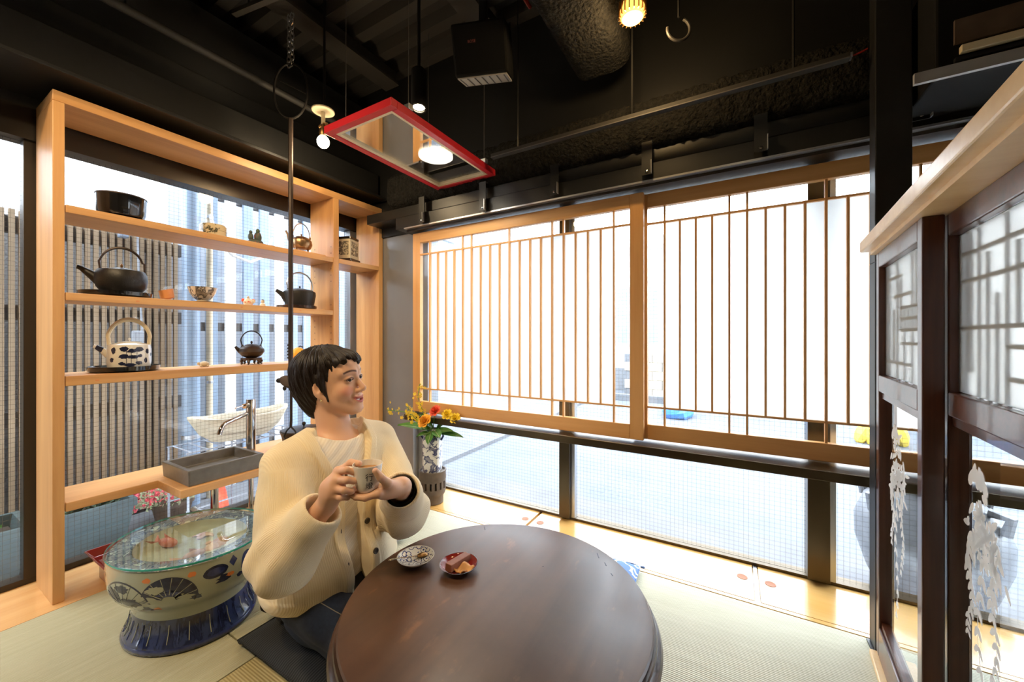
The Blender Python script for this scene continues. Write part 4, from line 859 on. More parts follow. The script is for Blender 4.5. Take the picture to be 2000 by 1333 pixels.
for nm, c, R_, mt, ly, n_, lb, ct in FL:
    hp = vloc(c); t = thing(nm, hp, lb, ct); t.rotation_euler = (Vector((.25*(1 if c[0] > .05 else -.2), -.9, .75))).to_track_quat('Z', 'Y').to_euler()
    flowerhead(t, (0, 0, 0), R_, mt, ly, n_)
    inv = t.rotation_euler.to_matrix().inverted(); b0 = inv @ (vloc((c[0]*.1, c[1]*.1, .23))-hp); MB().tube([tuple(b0), tuple(b0*.5+(inv @ Vector((0, 0, .03)))), (0, 0, 0)], .0025, 6).build('stem', 'leaf_green', t, True)
def spray(pts, label, nfl, seed):
    rr = random.Random(seed); base = vloc(pts[0]); t = thing('orchid_spray', base, label, 'flower', 'yellow orchid sprays in the vase')
    W = [vloc(p)-base for p in pts]; MB().tube([tuple(p) for p in W], .0022, 6).build('stem', 'leaf_green', t, True)
    for i in range(nfl):
        f_ = .35+.65*i/nfl; k = f_*(len(W)-1); a = W[int(k)].lerp(W[min(len(W)-1, int(k)+1)], k-int(k)); c = a+Vector((rr.gauss(0, .014), rr.gauss(0, .014), rr.gauss(0, .016))); m_ = MB(); s = rr.uniform(.007, .014)
        n_ = Vector((rr.uniform(-.6, .6), -1, rr.uniform(-.3, .6))); u, v_, d = basis(n_)
        for q in range(5):
            b = 2*PI*q/5; e = u*math.cos(b)+v_*math.sin(b); h = u*math.cos(b+.5)+v_*math.sin(b+.5); g_ = u*math.cos(b-.5)+v_*math.sin(b-.5)
            m_.add([c, c+h*s*.7+d*.002, c+e*s, c+g_*s*.7+d*.002], [(0, 1, 2, 3)])
        m_.build('blossom', 'petal_yellow', t)
spray([(0, 0, .22), (-.03, -.05, .32), (-.075, -.06, .46), (-.06, -.07, .54)], 'upright yellow orchid spray reaching up before the screen frame', 26, 1)
spray([(0, 0, .22), (-.06, -.06, .32), (-.14, -.08, .375), (-.25, -.09, .39)], 'yellow orchid spray reaching left towards the steel column', 34, 2)
spray([(0, 0, .22), (-.04, -.07, .30), (-.09, -.10, .35), (-.13, -.11, .42)], 'short dense yellow orchid spray above the left leaves', 26, 3)
def bigleaf(p0, d, L, W, label, nm='vase_leaf'):
    t = thing(nm, vloc(p0), label, 'leaf', 'green leaves in the vase'); d = (Rz30.to_3x3() @ Vector(d)).normalized(); s = d.cross(Vector((.2, -.5, 1))).normalized(); n_ = s.cross(d)
    MB().grid(lambda u, v: tuple(d*L*v+s*W*(u-.5)*2*math.sin(PI*min(1, v*.94+.05))**.8+n_*(L*.25*v*v*-1+W*.35*abs(2*u-1))), 7, 9).build('blade', 'leaf_green', t, True, angle=0)
    MB().tube([tuple(d*L*v+n_*(-L*.25*v*v+.001)) for v in (0, .25, .5, .75, .97)], .0012, 5).build('vein', 'leaf_pale', t)
for p0, d, L, W, lb in [((0, -.02, .24), (.75, -.35, .28), .14, .026, 'green leaf reaching right over the vase rim'), ((.02, -.02, .24), (.9, -.2, .05), .17, .024, 'long green leaf furthest right over vase'), ((0, -.03, .25), (-.1, -.9, -.55), .09, .024, 'dark green leaf drooping over the vase front'),
                         ((.02, -.03, .25), (.35, -.8, .05), .11, .028, 'broad green leaf at the vase front right'), ((0, -.02, .25), (-.8, -.4, .42), .20, .03, 'green leaf reaching left under the orchids'), ((0, -.02, .24), (-.6, -.6, .1), .10, .02, 'small green leaf at the left of vase rim'), ((0, 0, .26), (-.35, -.4, .8), .13, .02, 'upright green leaf behind the orange rose'), ((.03, 0, .25), (.5, -.3, .7), .12, .025, 'upright green leaf under the yellow flowers')]:
    bigleaf(p0, d, L, W, lb)
# ================================================================ LARGE JAR BEHIND PARTITION
jr = thing('stoneware_jar', (.775, 2.50, -.255), 'large grey stoneware jar standing outside the window behind the partition', 'jar')
MB().lathe([(.12, 0), (.14, .01), (.21, .14), (.252, .28), (.255, .38), (.22, .48), (.165, .535), (.15, .56), (.168, .585), (.155, .59), (.13, .56)], 48).build('body', 'jar_glaze', jr, True)
for a in (.4, 2.5, 3.6, 5.6): MB().tube([(.235*math.cos(a), .235*math.sin(a), .45), (.25*math.cos(a), .25*math.sin(a), .52), (.19*math.cos(a), .19*math.sin(a), .525)], .02, 8).build('lug', 'jar_glaze', jr, True)
# ================================================================ HANGING POT HOOK
jx, jy = -1.948, 1.127
jz = thing('pot_hook_rod', (jx, jy, .378), 'long iron pot-hook rod hanging on a chain from the ceiling', 'hook')
MB().tube([(0, 0, 1.735), (0, 0, .45)], .0115, 12).build('upper_rod', 'iron_brown', jz, True); MB().tube([(.004, 0, .62), (.004, 0, .20), (0, .0, .17)], .0065, 10).build('lower_rod', 'iron_brown', jz, True)
R30 = Matrix.Rotation(math.radians(30), 3, 'Z')
lp = [tuple(R30 @ Vector((.085*math.cos(a), 0, 1.875+.140*math.copysign(abs(math.sin(a))**.9, math.sin(a))))) for a in [2*PI*i/28 for i in range(28)]]
MB().tube(lp, .005, 8, closed=True).build('loop', 'iron', jz, True)
MB().tube([tuple(R30 @ Vector((-.055, 0, 1.93))), tuple(R30 @ Vector((.083, 0, 1.86)))], .003, 6).build('loop_brace', 'iron', jz, True)
for i in range(5): MB().ell((-.012, -.004, .52+.016*i), (.007, .007, .007), 8, 6).build('twist_bead', 'iron', jz, True)
MB().tube([tuple(R30 @ Vector(p)) for p in [(0, 0, .17), (-.02, 0, .15), (-.034, 0, .12), (-.02, 0, .095), (.02, 0, .095), (.034, 0, .12), (.02, 0, .15), (0, 0, .17)]], .004, 8).build('hook_ring', 'iron', jz, True)
for sx in (-1, 1): MB().tube([tuple(R30 @ Vector(p)) for p in [(sx*.02, 0, .098), (sx*.035, 0, .085), (sx*.05, -.01, .05), (sx*.04, -.01, .02), (sx*.055, -.01, .0)]], .004, 8).build('hook_scroll', 'iron', jz, True)
fs_ = thing('fish_ornament', (jx, jy, .775), 'carved wooden fish ornament on the pot-hook rod', 'ornament', rz=math.radians(30))
MB().ell((-.004, -.008, 0), (.052, .018, .030), 16, 10, Matrix.Rotation(.35, 3, 'Y')).build('body', 'clay_brown', fs_, True); MB().ell((-.052, -.010, .008), (.016, .013, .013), 10, 8).build('head', 'iron', fs_, True)
for s_ in (-1, 1): MB().add([(.03, -.008, -.01), (.062, -.012, .05*(.4+.6*(s_ > 0))-.02*(s_ < 0)), (.072, -.004, .02*s_), (.03, -.002, -.014)], [(0, 1, 2), (0, 2, 3), (0, 1, 3)]).build('tail_fin', 'clay_brown', fs_)
for q in (-.02, .01): MB().ell((q, -.02, -.03), (.010, .005, .012), 8, 6).build('side_fin', 'iron', fs_, True)
ch = thing('ceiling_chain', (jx, jy, 2.375), 'steel double chain holding the pot-hook loop at the ceiling', 'chain')
lk = [(0, .0085*math.cos(a), .018*math.sin(a)) for a in [2*PI*i/12 for i in range(12)]]
link = MB().tube(lk, .0028, 6, closed=True).build('link', 'alu', ch, True); link.location = (-.018, 0, .02); n_ = 0
for sx in (-.018, .014):
    for i in range(16):
        if sx < 0 and i == 0: continue
        c = clone(link, ch, (sx+.012*(i/16)*(1 if sx < 0 else -1)*.3, 0, .02+i*.0265)); c.rotation_euler = (0, 0, (i % 2)*PI/2+.5)
MB().tube([(.014, -.004, .205), (.03, -.006, .21), (.036, -.006, .225), (.024, -.006, .235)], .004, 8).build('snap_hook', 'chrome', ch, True); MB().tube([(-.02, 0, .004), (.02, 0, .004)], .006, 8).build('shackle', 'chrome', ch, True)
# ================================================================ RED-FRAMED CEILING LAMP
RL = thing('framed_lamp', (-1.325, 1.398, 1.88), 'hanging rectangular lamp with bright red frame and mirror glass', 'lamp')
X, Y, fw = .205, .370, .030
for a in [(-X, X, -Y, -Y+fw), (-X, X, Y-fw, Y), (-X, -X+fw, -Y+fw, Y-fw), (X-fw, X, -Y+fw, Y-fw)]: BX('frame_bar', 'red_paint', RL, a[0], a[1], a[2], a[3], 0, .032, .002)
i2 = .018
for a in [(-X+fw, X-fw, -Y+fw, -Y+fw+i2), (-X+fw, X-fw, Y-fw-i2, Y-fw), (-X+fw, -X+fw+i2, -Y+fw+i2, Y-fw-i2), (X-fw-i2, X-fw, -Y+fw+i2, Y-fw-i2)]: BX('liner', 'cream_paint', RL, a[0], a[1], a[2], a[3], .006, .026)
BX('mirror_glass', 'mirror_pane', RL, -X+fw+i2, X-fw-i2, -Y+fw+i2, Y-fw-i2, .014, .018)
MB().lathe([(.001, .028), (.085, .028), (.085, .034), (.001, .034)], 32, c=(.03, .08, 0)).build('light_disc', 'disc_glow', RL); MB().lathe([(.09, .035), (.09, .06), (.03, .07)], 32, c=(.03, .08, 0)).build('lamp_housing', 'steel_black', RL, True)
for sx, sy in ((-1, -1), (1, -1), (1, 1), (-1, 1)):
    MB().tube([(sx*(X-.012), sy*(Y-.10), .03), (sx*(X-.012), sy*(Y-.10), .90)], .0016, 5).build('wire', 'rail_dark', RL); BX('wire_clip', 'alu', RL, sx*(X-.012)-.016, sx*(X-.012)+.016, sy*(Y-.10)-.012, sy*(Y-.10)+.012, .032, .055, .002)
lamp_light('lamp_light', RL, (.03, .08, .0), 9, (1, .88, .68), .08, spot=150, target=(-1.295, 1.478, 0))
# ================================================================ CEILING FIXTURES
def spotlamp(loc, target, label, energy, spot=70, tone=WARM, scale=1.0, glow='lamp_glow', group='black cylinder spotlights'):
    t = thing('spotlight', loc, label, 'lamp', group); d = (Vector(target)-Vector(loc)).normalized(); M_ = d.to_track_quat('-Z', 'Y').to_matrix().to_4x4()
    MB().lathe([(.030, .0), (.038, -.0), (.038, .20), (.030, .21), (.001, .21)], 24, M=M_, caps=False).build('can', 'steel_black', t, True)
    MB().lathe([(.001, .012), (.031, .012), (.031, .016), (.001, .016)], 24, M=M_).build('lens', glow, t, True)
    top = M_ @ Vector((0, 0, .14)); MB().tube([tuple(top), (top[0], top[1], 2.80-loc[2])], .008, 8).build('stem', 'steel_black', t, True); MB().lathe([(.035, 2.775-loc[2]), (.035, 2.80-loc[2])], 18, c=(top[0], top[1], 0)).build('mount', 'steel_black', t, True)
    lamp_light('spot_light', t, tuple(d*.015), energy, tone, .035, spot, target); return t
spotlamp((-1.349, 1.415, 2.135), (-1.15, 1.2, 0), 'black cylinder spotlight behind the red lamp frame', 10)
bb = thing('bulb_lamp', (-1.851, 1.240, 2.02), 'bare glowing bulb under a cream ceiling disc left of the red lamp', 'lamp')
MB().ell((0, 0, 0), (.030, .030, .032), 20, 14).build('bulb', 'lamp_glow', bb, True); MB().lathe([(.016, .030), (.02, .045), (.018, .065), (.008, .07), (.008, .1)], 16).build('socket', 'gold_ring', bb, True)
MB().tube([(-.03, 0, .085), (0, 0, .095), (.03, 0, .085)], .008, 8).build('swivel', 'gold_ring', bb, True); MB().tube([(0, 0, .09), (0, 0, .155)], .010, 8).build('stem', 'cream_paint', bb, True)
MB().lathe([(.052, .155), (.055, .158), (.055, .164), (.001, .17)], 32).build('disc', 'cream_paint', bb, True); MB().tube([(.01, 0, .165), (.01, 0, .78)], .006, 8).build('conduit', 'steel_black', bb, True)
lamp_light('bulb_light', bb, (0, 0, -.05), 5, WARM, .04)
ab = thing('amber_bulb', (-.32, 1.432, 2.19), 'glowing amber reflector bulb at the top of the ceiling', 'lamp')
MB().lathe([(.001, -.034), (.03, -.03), (.036, -.024)], 24, caps=False).build('lens', 'lamp_yellow', ab, True); MB().lathe([(.036, -.026), (.044, -.016), (.046, .0), (.036, .03), (.02, .055), (.016, .09)], 24, caps=False).build('reflector', 'lamp_amber', ab, True)
for i in range(18): 
    a = 2*PI*i/18; MB().box(-.0015, .0015, .040, .049, -.022, .035).build('fin', 'gold_ring', ab).matrix_local = Matrix.Rotation(a, 4, 'Z')
MB().tube([(0, 0, .08), (0, 0, .61)], .008, 8).build('stem', 'steel_black', ab, True); lamp_light('amber_light', ab, (0, 0, -.07), 6, (1, .66, .3), .04)
# added fill spotlights, unseen, over the camera side to warm shelf and woman
spotlamp((-.95, -.35, 2.35), (-1.85, .95, .8), 'added unseen fill spotlight above the seat aimed at the shelf', 52, 85)
spotlamp((.05, .15, 2.45), (-.9, 1.1, .55), 'added unseen fill spotlight above the seat aimed at the woman', 14, 75)
spotlamp((-1.6, -.6, 2.35), (-1.9, .8, 1.0), 'added unseen fill spotlight near the left window aimed at the shelf', 30, 85)
# speaker
sk = thing('speaker', (-.96, 1.41, 2.26), 'black box speaker hung under the ceiling beside the duct', 'speaker', rz=math.radians(20))
so = MB().box(-.135, .135, -.09, .09, -.11, .11).build('cabinet', 'speaker_black', sk, bevel=.012); so.rotation_euler = (math.radians(22), 0, 0)
go = MB().box(-.125, .125, -.080, .082, -.116, -.1105).build('bottom_grille', 'grille_grey', sk); go.rotation_euler = so.rotation_euler
for i in range(7):
    q = MB().box(-.115+i*.037, -.109+i*.037, -.075, .078, -.118, -.1165).build('grille_slot', 'rail_dark', sk); q.rotation_euler = so.rotation_euler
BX('bracket', 'steel_black', sk, -.02, .02, -.02, .02, .09, .55, .002); BX('bracket_arm', 'steel_black', sk, -.14, .14, -.012, .012, .118, .128)
def textmesh(body, size, depth, name, mat, parent, M):
    cu = bpy.data.curves.new(name, 'FONT'); cu.body = body; cu.size = size; cu.extrude = depth; cu.align_x = 'CENTER'; cu.align_y = 'CENTER'
    tmp = bpy.data.objects.new(name+'_tmp', cu); COL.objects.link(tmp); dg = bpy.context.evaluated_depsgraph_get()
    me = bpy.data.meshes.new_from_object(tmp.evaluated_get(dg)); bpy.data.objects.remove(tmp)
    me.transform(M); me.materials.clear(); me.materials.append(MAT[mat]); o = bpy.data.objects.new(name, me); COL.objects.link(o); o.parent = parent; return o
lg = textmesh('BOSE', .017, .0004, 'logo', 'speaker_logo', sk, Matrix.Translation((-.035, -.0906, .03)) @ Matrix.Rotation(PI/2, 4, 'X')); lg.rotation_euler = so.rotation_euler
for ch_ in sk.children:
    pass
sk.scale = (.88, .88, .88)
# insulated duct
du = thing('insulated_duct', (-.52, .3, 2.20), 'black duct wrapped in rough sprayed insulation', 'duct')
def duf(u, v):
    a = 2*PI*u; r = random.uniform(.985, 1.03); k = .13; return (k*r*math.copysign(abs(math.cos(a))**.55, math.cos(a)), -2.6+v*4.03, .125+.125*r*math.copysign(abs(math.sin(a))**.55, math.sin(a)))
MB().grid(duf, 40, 260, True).build('wrapping', 'fuzzy_black', du, True, angle=0); MB().lathe([(.001, 0), (.12, 0)], 20, M=Matrix.Translation((0, 1.43, .125)) @ Matrix.Rotation(PI/2, 4, 'X'), caps=False).build('end_cap', 'fuzzy_black', du)
for y in (-1.6, -.4, .8): BX('strap', 'steel_black', du, -.135, .135, y, y+.03, -.006, .0)
# track rail and brackets
tr_ = thing('lighting_track', (-.37, 1.65, 1.915), 'long black lighting track running in front of the header', 'rail')
MB().box(-.70, .70, -.014, .014, 0, .020).build('track', 'ceiling_black', tr_, bevel=.002); BX('lip', 'rail_dark', tr_, -.70, .70, -.0155, -.0142, 0, .004); BX('end_cap', 'alu', tr_, .70, .706, -.012, .012, .002, .018)
for x in (-.55, .0, .55): MB().tube([(x, 0, .02), (x, 0, .88)], .004, 6).build('hanger', 'steel_black', tr_)
MB().tube([(.70, 0, .01), (.72, .0, .013), (.745, -.0, .02)], .003, 6).build('cable', 'red_lacquer', tr_, True)
rg = thing('ceiling_hook', (-.178, 1.55, 2.10), 'open metal ring hook hanging from the ceiling', 'hook')
MB().tube([tuple(R30 @ Vector((.042*math.cos(math.radians(a)), 0, .05+.042*math.sin(math.radians(a))))) for a in range(-190, 75, 15)], .0055, 8).build('ring', 'deck_black', rg, True); MB().tube([(0, 0, .095), (0, 0, .70)], .004, 6).build('stem', 'steel_black', rg, True)
ss = thing('pipe_brace', (-1.55, 1.0, 2.52), 'thin grey steel brace crossing under the ceiling deck', 'brace', rz=math.radians(10))
BX('bar', 'deck_black', ss, -.5, .5, -.012, .012, 0, .02); MB().tube([(0, 0, .01), (.32, .02, -.0)], .009, 8).build('tube', 'grille_grey', ss, True); BX('plate', 'iron_brown', ss, -.06, .06, -.05, .05, .02, .03); MB().tube([(-.4, 0, .02), (-.4, 0, .28)], .005, 6).build('hanger', 'steel_black', ss); MB().tube([(.4, 0, .02), (.4, 0, .28)], .005, 6).build('hanger', 'steel_black', ss)
rp = thing('red_pipe', (-.80, 1.2, 2.42), 'thin dark red sprinkler pipe beside the insulated duct', 'pipe')
MB().tube([(.0, -1.6, .08), (0, .35, .08)], .009, 8).build('pipe', 'red_lacquer', rp, True); MB().tube([(0, .3, .08), (0, .3, .38)], .005, 6).build('hanger', 'alu', rp); MB().lathe([(.014, 0), (.014, .02)], 10, M=Matrix.Translation((0, .2, .08)) @ Matrix.Rotation(PI/2, 4, 'X')).build('coupling', 'alu', rp, True)
# AC / heater unit at the upper right
ac = thing('air_unit', (.95, 1.5, 1.713), 'black ceiling air unit with pale metal edge above the partition', 'air conditioner')
BX('case', 'speaker_black', ac, -.465, .7, .012, .30, .01, .32, .006); BX('edge_strip', 'grey_paint', ac, -.51, .7, 0, .012, 0, .030); BX('louvre', 'cream_paint', ac, -.42, .7, -.004, .012, .055, .075, .002)
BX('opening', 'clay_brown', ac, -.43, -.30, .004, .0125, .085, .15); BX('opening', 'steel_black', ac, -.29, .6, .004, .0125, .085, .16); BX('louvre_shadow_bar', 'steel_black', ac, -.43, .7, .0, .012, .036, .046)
for x in (-.4, .5): BX('hanger', 'steel_black', ac, x-.012, x+.012, .14, .165, .32, 1.09)
# ================================================================ PERSON
# frame: a = right, d = depth, z = up, turned 30 deg about Z; root sits at her base on the cushion
PB = np.array([-.62, 1.29, 0.0])
RT = np.array([.8660254, .5]); FW = np.array([-.5, .8660254])
pw = PB[0]*RT+PB[1]*FW
person = thing('person', (pw[0], pw[1], 0.0), 'woman in cream cardigan kneeling and holding a cup, looking right', 'person', rz=math.radians(30))
f32 = np.float32
def A(*p): return np.array(p, f32)
def cap(P, a, b, r1, r2=None):
    r2 = r1 if r2 is None else r2; a = A(*a); b = A(*b); ba = b-a; t = np.clip(((P-a) @ ba)/max(1e-9, float(ba @ ba)), 0, 1)
    return np.linalg.norm(P-a-t[:, None]*ba, axis=1)-(r1+(r2-r1)*t)
def chain(P, pts, rs, k=0.0):
    d = None
    for i in range(len(pts)-1):
        e = cap(P, pts[i], pts[i+1], rs[i], rs[i+1]); d = e if d is None else (smin(d, e, k) if k else np.minimum(d, e))
    return d
def ell(P, c, r, M=None):
    q = P-A(*c)
    if M is not None: q = q @ np.asarray(M, f32).T
    r = A(*r); k0 = np.linalg.norm(q/r, axis=1); k1 = np.linalg.norm(q/(r*r), axis=1); return k0*(k0-1)/np.maximum(k1, 1e-6)
def smin(a, b, k): h = np.clip(.5+.5*(b-a)/k, 0, 1); return b+(a-b)*h-k*h*(1-h)
def smax(a, b, k): return -smin(-a, -b, k)
def nets(fn, lo, hi, h):
    lo = A(*lo); n = [int(math.ceil((hi[i]-lo[i])/h))+1 for i in range(3)]
    K = 6; nb = [int(math.ceil(m_/K)) for m_ in n]
    cx = [lo[i]+h*((np.arange(nb[i], dtype=f32)+.5)*K-.5) for i in range(3)]
    X, Y, Z = np.meshgrid(*cx, indexing='ij'); C_ = fn(np.stack([X.ravel(), Y.ravel(), Z.ravel()], 1)).reshape(nb)
    G = np.repeat(np.repeat(np.repeat(C_, K, 0), K, 1), K, 2)[:n[0], :n[1], :n[2]].copy()
    B = np.argwhere(np.abs(C_) < K*h*1.25); off = np.stack(np.meshgrid(*[np.arange(K)]*3, indexing='ij'), -1).reshape(-1, 3)
    for i in range(0, len(B), 1500):
        I_ = (B[i:i+1500, None, :]*K+off[None]).reshape(-1, 3); I_ = I_[(I_ < np.array(n)).all(1)]
        G[I_[:, 0], I_[:, 1], I_[:, 2]] = fn((lo+h*I_.astype(f32)).astype(f32))
    S = G < 0
    c = [S[a:n[0]-1+a, b:n[1]-1+b, e:n[2]-1+e] for a in (0, 1) for b in (0, 1) for e in (0, 1)]
    allin = np.logical_and.reduce(c); anyin = np.logical_or.reduce(c); act = anyin & ~allin
    idx = -np.ones(act.shape, np.int64); I = np.argwhere(act); idx[act] = np.arange(len(I))
    acc = np.zeros((len(I), 3), f32); cnt = np.zeros(len(I), f32)
    cor = [np.array(q) for q in [(a, b, e) for a in (0, 1) for b in (0, 1) for e in (0, 1)]]
    val = [G[I[:, 0]+q[0], I[:, 1]+q[1], I[:, 2]+q[2]] for q in cor]
    for i in range(8):
        for j in range(i+1, 8):
            if np.abs(cor[i]-cor[j]).sum() != 1: continue
            vi, vj = val[i], val[j]; m = (vi < 0) != (vj < 0); t = np.where(m, vi/np.where(m, vi-vj, 1), 0)
            acc += m[:, None]*(cor[i]+t[:, None]*(cor[j]-cor[i])); cnt += m
    V = lo+h*(I+acc/np.maximum(cnt, 1)[:, None]); F = []
    for axis in range(3):
        u, v = [(1, 2), (2, 0), (0, 1)][axis]
        sl0 = [slice(None)]*3; sl1 = [slice(None)]*3; sl0[axis] = slice(0, n[axis]-1); sl1[axis] = slice(1, n[axis])
        s0 = S[tuple(sl0)]; s1 = S[tuple(sl1)]; E_ = np.argwhere(s0 != s1); fl = s0[tuple(E_.T)]
        ok = (E_[:, u] > 0) & (E_[:, v] > 0) & (E_[:, u] < n[u]-1) & (E_[:, v] < n[v]-1); E_ = E_[ok]; fl = fl[ok]
        q = []
        for du, dv in ((-1, -1), (0, -1), (0, 0), (-1, 0)):
            W = E_.copy(); W[:, u] += du; W[:, v] += dv; q.append(idx[tuple(W.T)])
        Q = np.stack(q, 1); Q[~fl] = Q[~fl][:, ::-1]; F.append(Q)
    F = np.concatenate(F); F = F[(F >= 0).all(1)]
    return V.astype(np.float64), F
def sdfobj(name, parts, mat, parent, color=None, rib=None, smooth_it=0):
    Vs, Fs, o = [], [], 0
    for V, F in parts: Vs.append(V); Fs.append(F+o); o += len(V)
    V = np.concatenate(Vs); F = np.concatenate(Fs)
    for _ in range(smooth_it):
        acc = np.zeros_like(V); cn = np.zeros(len(V))
        for a, b in ((0, 1), (1, 2), (2, 3), (3, 0)):
            np.add.at(acc, F[:, a], V[F[:, b]]); np.add.at(acc, F[:, b], V[F[:, a]]); np.add.at(cn, F[:, a], 1); np.add.at(cn, F[:, b], 1)
        V = .5*V+.5*acc/np.maximum(cn, 1)[:, None]
    me = bpy.data.meshes.new(name); L = V-PB
    me.vertices.add(len(V)); me.vertices.foreach_set('co', L.astype(f32).ravel()); me.loops.add(F.size); me.loops.foreach_set('vertex_index', F.ravel().astype(np.int32))
    me.polygons.add(len(F)); me.polygons.foreach_set('loop_start', np.arange(0, F.size, 4, dtype=np.int32)); me.polygons.foreach_set('loop_total', np.full(len(F), 4, np.int32))
    me.update(calc_edges=True); me.polygons.foreach_set('use_smooth', np.ones(len(F), bool))
    if color is not None:
        at = me.color_attributes.new('tone', 'FLOAT_COLOR', 'POINT'); at.data.foreach_set('color', np.concatenate([color(V), np.ones((len(V), 1))], 1).astype(f32).ravel())
    if rib is not None:
        rv = rib(V); at = me.attributes.new('rib', 'FLOAT', 'POINT'); at.data.foreach_set('value', rv.astype(f32)); fr_ = rv[F]; bad = (fr_.max(1)-fr_.min(1)) > .012; wt = np.ones(len(V)); wt[F[bad].ravel()] = 0; at = me.attributes.new('ribw', 'FLOAT', 'POINT'); at.data.foreach_set('value', wt.astype(f32))
    me.materials.append(MAT[mat]); ob = bpy.data.objects.new(name, me); COL.objects.link(ob); ob.parent = parent; return ob
# ---- materials
def skinmat():
    m, nt, b = _mat('skin'); setp(b, (.7, .45, .32), .42, 0, .4); at = nd(nt, 'ShaderNodeAttribute', attribute_name='tone'); nt.links.new(at.outputs['Color'], b.inputs['Base Color'])
    b.inputs['Subsurface Weight'].default_value = .15; b.inputs['Subsurface Radius'].default_value = (.012, .005, .003); b.inputs['Subsurface Scale'].default_value = .6
    bump(nt, b, noise(nt, coords(nt), 350, 2), .06, .001)
skinmat()
def knit(name, c1, c2, freq=1.0, st=.8):
    m, nt, b = _mat(name); setp(b, c1, .92, 0, .15); b.inputs['Sheen Weight'].default_value = .25; b.inputs['Sheen Roughness'].default_value = .5
    at = nd(nt, 'ShaderNodeAttribute', attribute_name='rib'); s = math_n(nt, 'SINE', math_n(nt, 'MULTIPLY', at.outputs['Fac'], 2*PI/.0046*freq)); aw = nd(nt, 'ShaderNodeAttribute', attribute_name='ribw'); s = math_n(nt, 'MULTIPLY', s, aw.outputs['Fac'])
    n_ = noise(nt, coords(nt), 420, 2); h = math_n(nt, 'ADD', math_n(nt, 'MULTIPLY', s, .5), math_n(nt, 'MULTIPLY', n_, .5))
    nt.links.new(ramp(nt, math_n(nt, 'ADD', math_n(nt, 'MULTIPLY', s, .30), .5), [(.0, c2), (.75, c1)]), b.inputs['Base Color']); bump(nt, b, h, st, .0007)
knit('cardigan_knit', (.86, .73, .50), (.80, .65, .42)); knit('shirt_cotton', (.84, .78, .68), (.74, .67, .56), .55, .6)
def hairmat():
    m, nt, b = _mat('hair'); setp(b, (.018, .009, .006), .42, 0, .35)
    at = nd(nt, 'ShaderNodeAttribute', attribute_name='rib'); v = nd(nt, 'ShaderNodeCombineXYZ'); nt.links.new(at.outputs['Fac'], v.inputs[0])
    n_ = noise(nt, v.outputs[0], 260, 3); nt.links.new(ramp(nt, n_, [(.35, (.005, .003, .0025)), (.62, (.016, .008, .005)), (.8, (.045, .018, .009))]), b.inputs['Base Color']); bump(nt, b, n_, .7, .002)
hairmat()
# ---- frames
TF = A(.866, -.5, 0); TR = A(-.5, -.866, 0)           # torso forward, torso right (her right)
def tor(P, c):                                          # torso coords u (right), f (front), z
    q = P-A(*c); return q @ TR, q @ TF, q[:, 2]
MT = np.stack([TR, TF, A(0, 0, 1)])
phi, pit, rol = math.radians(9), math.radians(7), math.radians(4)
hf = A(math.cos(phi)*math.cos(pit), -math.sin(phi)*math.cos(pit), math.sin(pit)); hl = np.cross(A(0, 0, 1), hf); hl /= np.linalg.norm(hl); hu = np.cross(hf, hl)
hl, hu = hl*math.cos(rol)+hu*math.sin(rol), hu*math.cos(rol)-hl*math.sin(rol)
MH = np.stack([hl, hf, hu]).astype(f32)                # rows: left, forward, up
HC = A(-.598, 1.282, .856)
def hl2w(p): return HC+A(*p) @ MH
NB = (-.585, 1.285, .672)                               # neck base
def mir(q): r = q.copy(); r[:, 0] = np.abs(r[:, 0]); return r
def face(q):
    m = mir(q)
    d = ell(q, (0, -.016, .030), (.072, .094, .080))
    d = smin(d, ell(q, (0, .020, -.028), (.060, .064, .082)), .03)
    d = smin(d, ell(q, (0, .040, .040), (.056, .048, .048)), .03)
    d = smin(d, cap(m, (.050, .004, -.050), (.018, .062, -.098), .020, .017), .025)
    d = smin(d, ell(q, (0, .070, -.100), (.020, .018, .015)), .018)
    d = smin(d, ell(m, (.036, .056, -.034), (.024, .024, .024)), .02)
    d = smin(d, ell(q, (0, .072, -.068), (.030, .020, .022)), .016)
    d = smin(d, cap(m, (.010, .083, .022), (.046, .066, .024), .010, .008), .016)      # brow ridge
    d = smax(d, -ell(m, (.031, .096, .002), (.017, .014, .011)), .012)                  # sockets
    n = cap(q, (0, .079, .010), (0, .1035, -.032), .0065, .0085); n = smin(n, ell(q, (0, .104, -.036), (.0095, .0090, .0085)), .008); n = smin(n, ell(m, (.0115, .094, -.040), (.0072, .0085, .0068)), .006)
    d = smin(d, n, .012)
    d = smax(d, -ell(m, (.006, .099, -.0455), (.0035, .005, .003)), .003)
    lid = ell(m, (.031, .0745, .001), (.0165, .0138, .0125)); lid = smax(lid, -ell(m, (.0315, .088, -.0005), (.0128, .02, .0042)), .002)
    d = smin(d, lid, .006)
    # lips: gentle smile
    cz = -.071+.0105*np.clip(m[:, 0]/.026, 0, 1.2)**2; qq = q.copy(); qq[:, 2] -= cz
    d = smax(d, -ell(qq, (0, .094, 0), (.0265, .016, .0052)), .003)
    d = smin(d, ell(qq, (0, .0860, .0062), (.024, .0075, .0032)), .004); d = smin(d, ell(qq, (0, .0850, -.0070), (.021, .0078, .0042)), .004)
    d = smax(d, -ell(m, (.030, .084, -.058), (.003, .008, .011)), .008)                 # smile crease
    ear = ell(m, (.072, -.008, -.014), (.008, .017, .029)); ear = smax(ear, -ell(m, (.080, -.004, -.010), (.007, .009, .016)), .005); ear = smin(ear, ell(m, (.069, -.001, -.040), (.006, .008, .009)), .006)
    return smin(d, ear, .006)
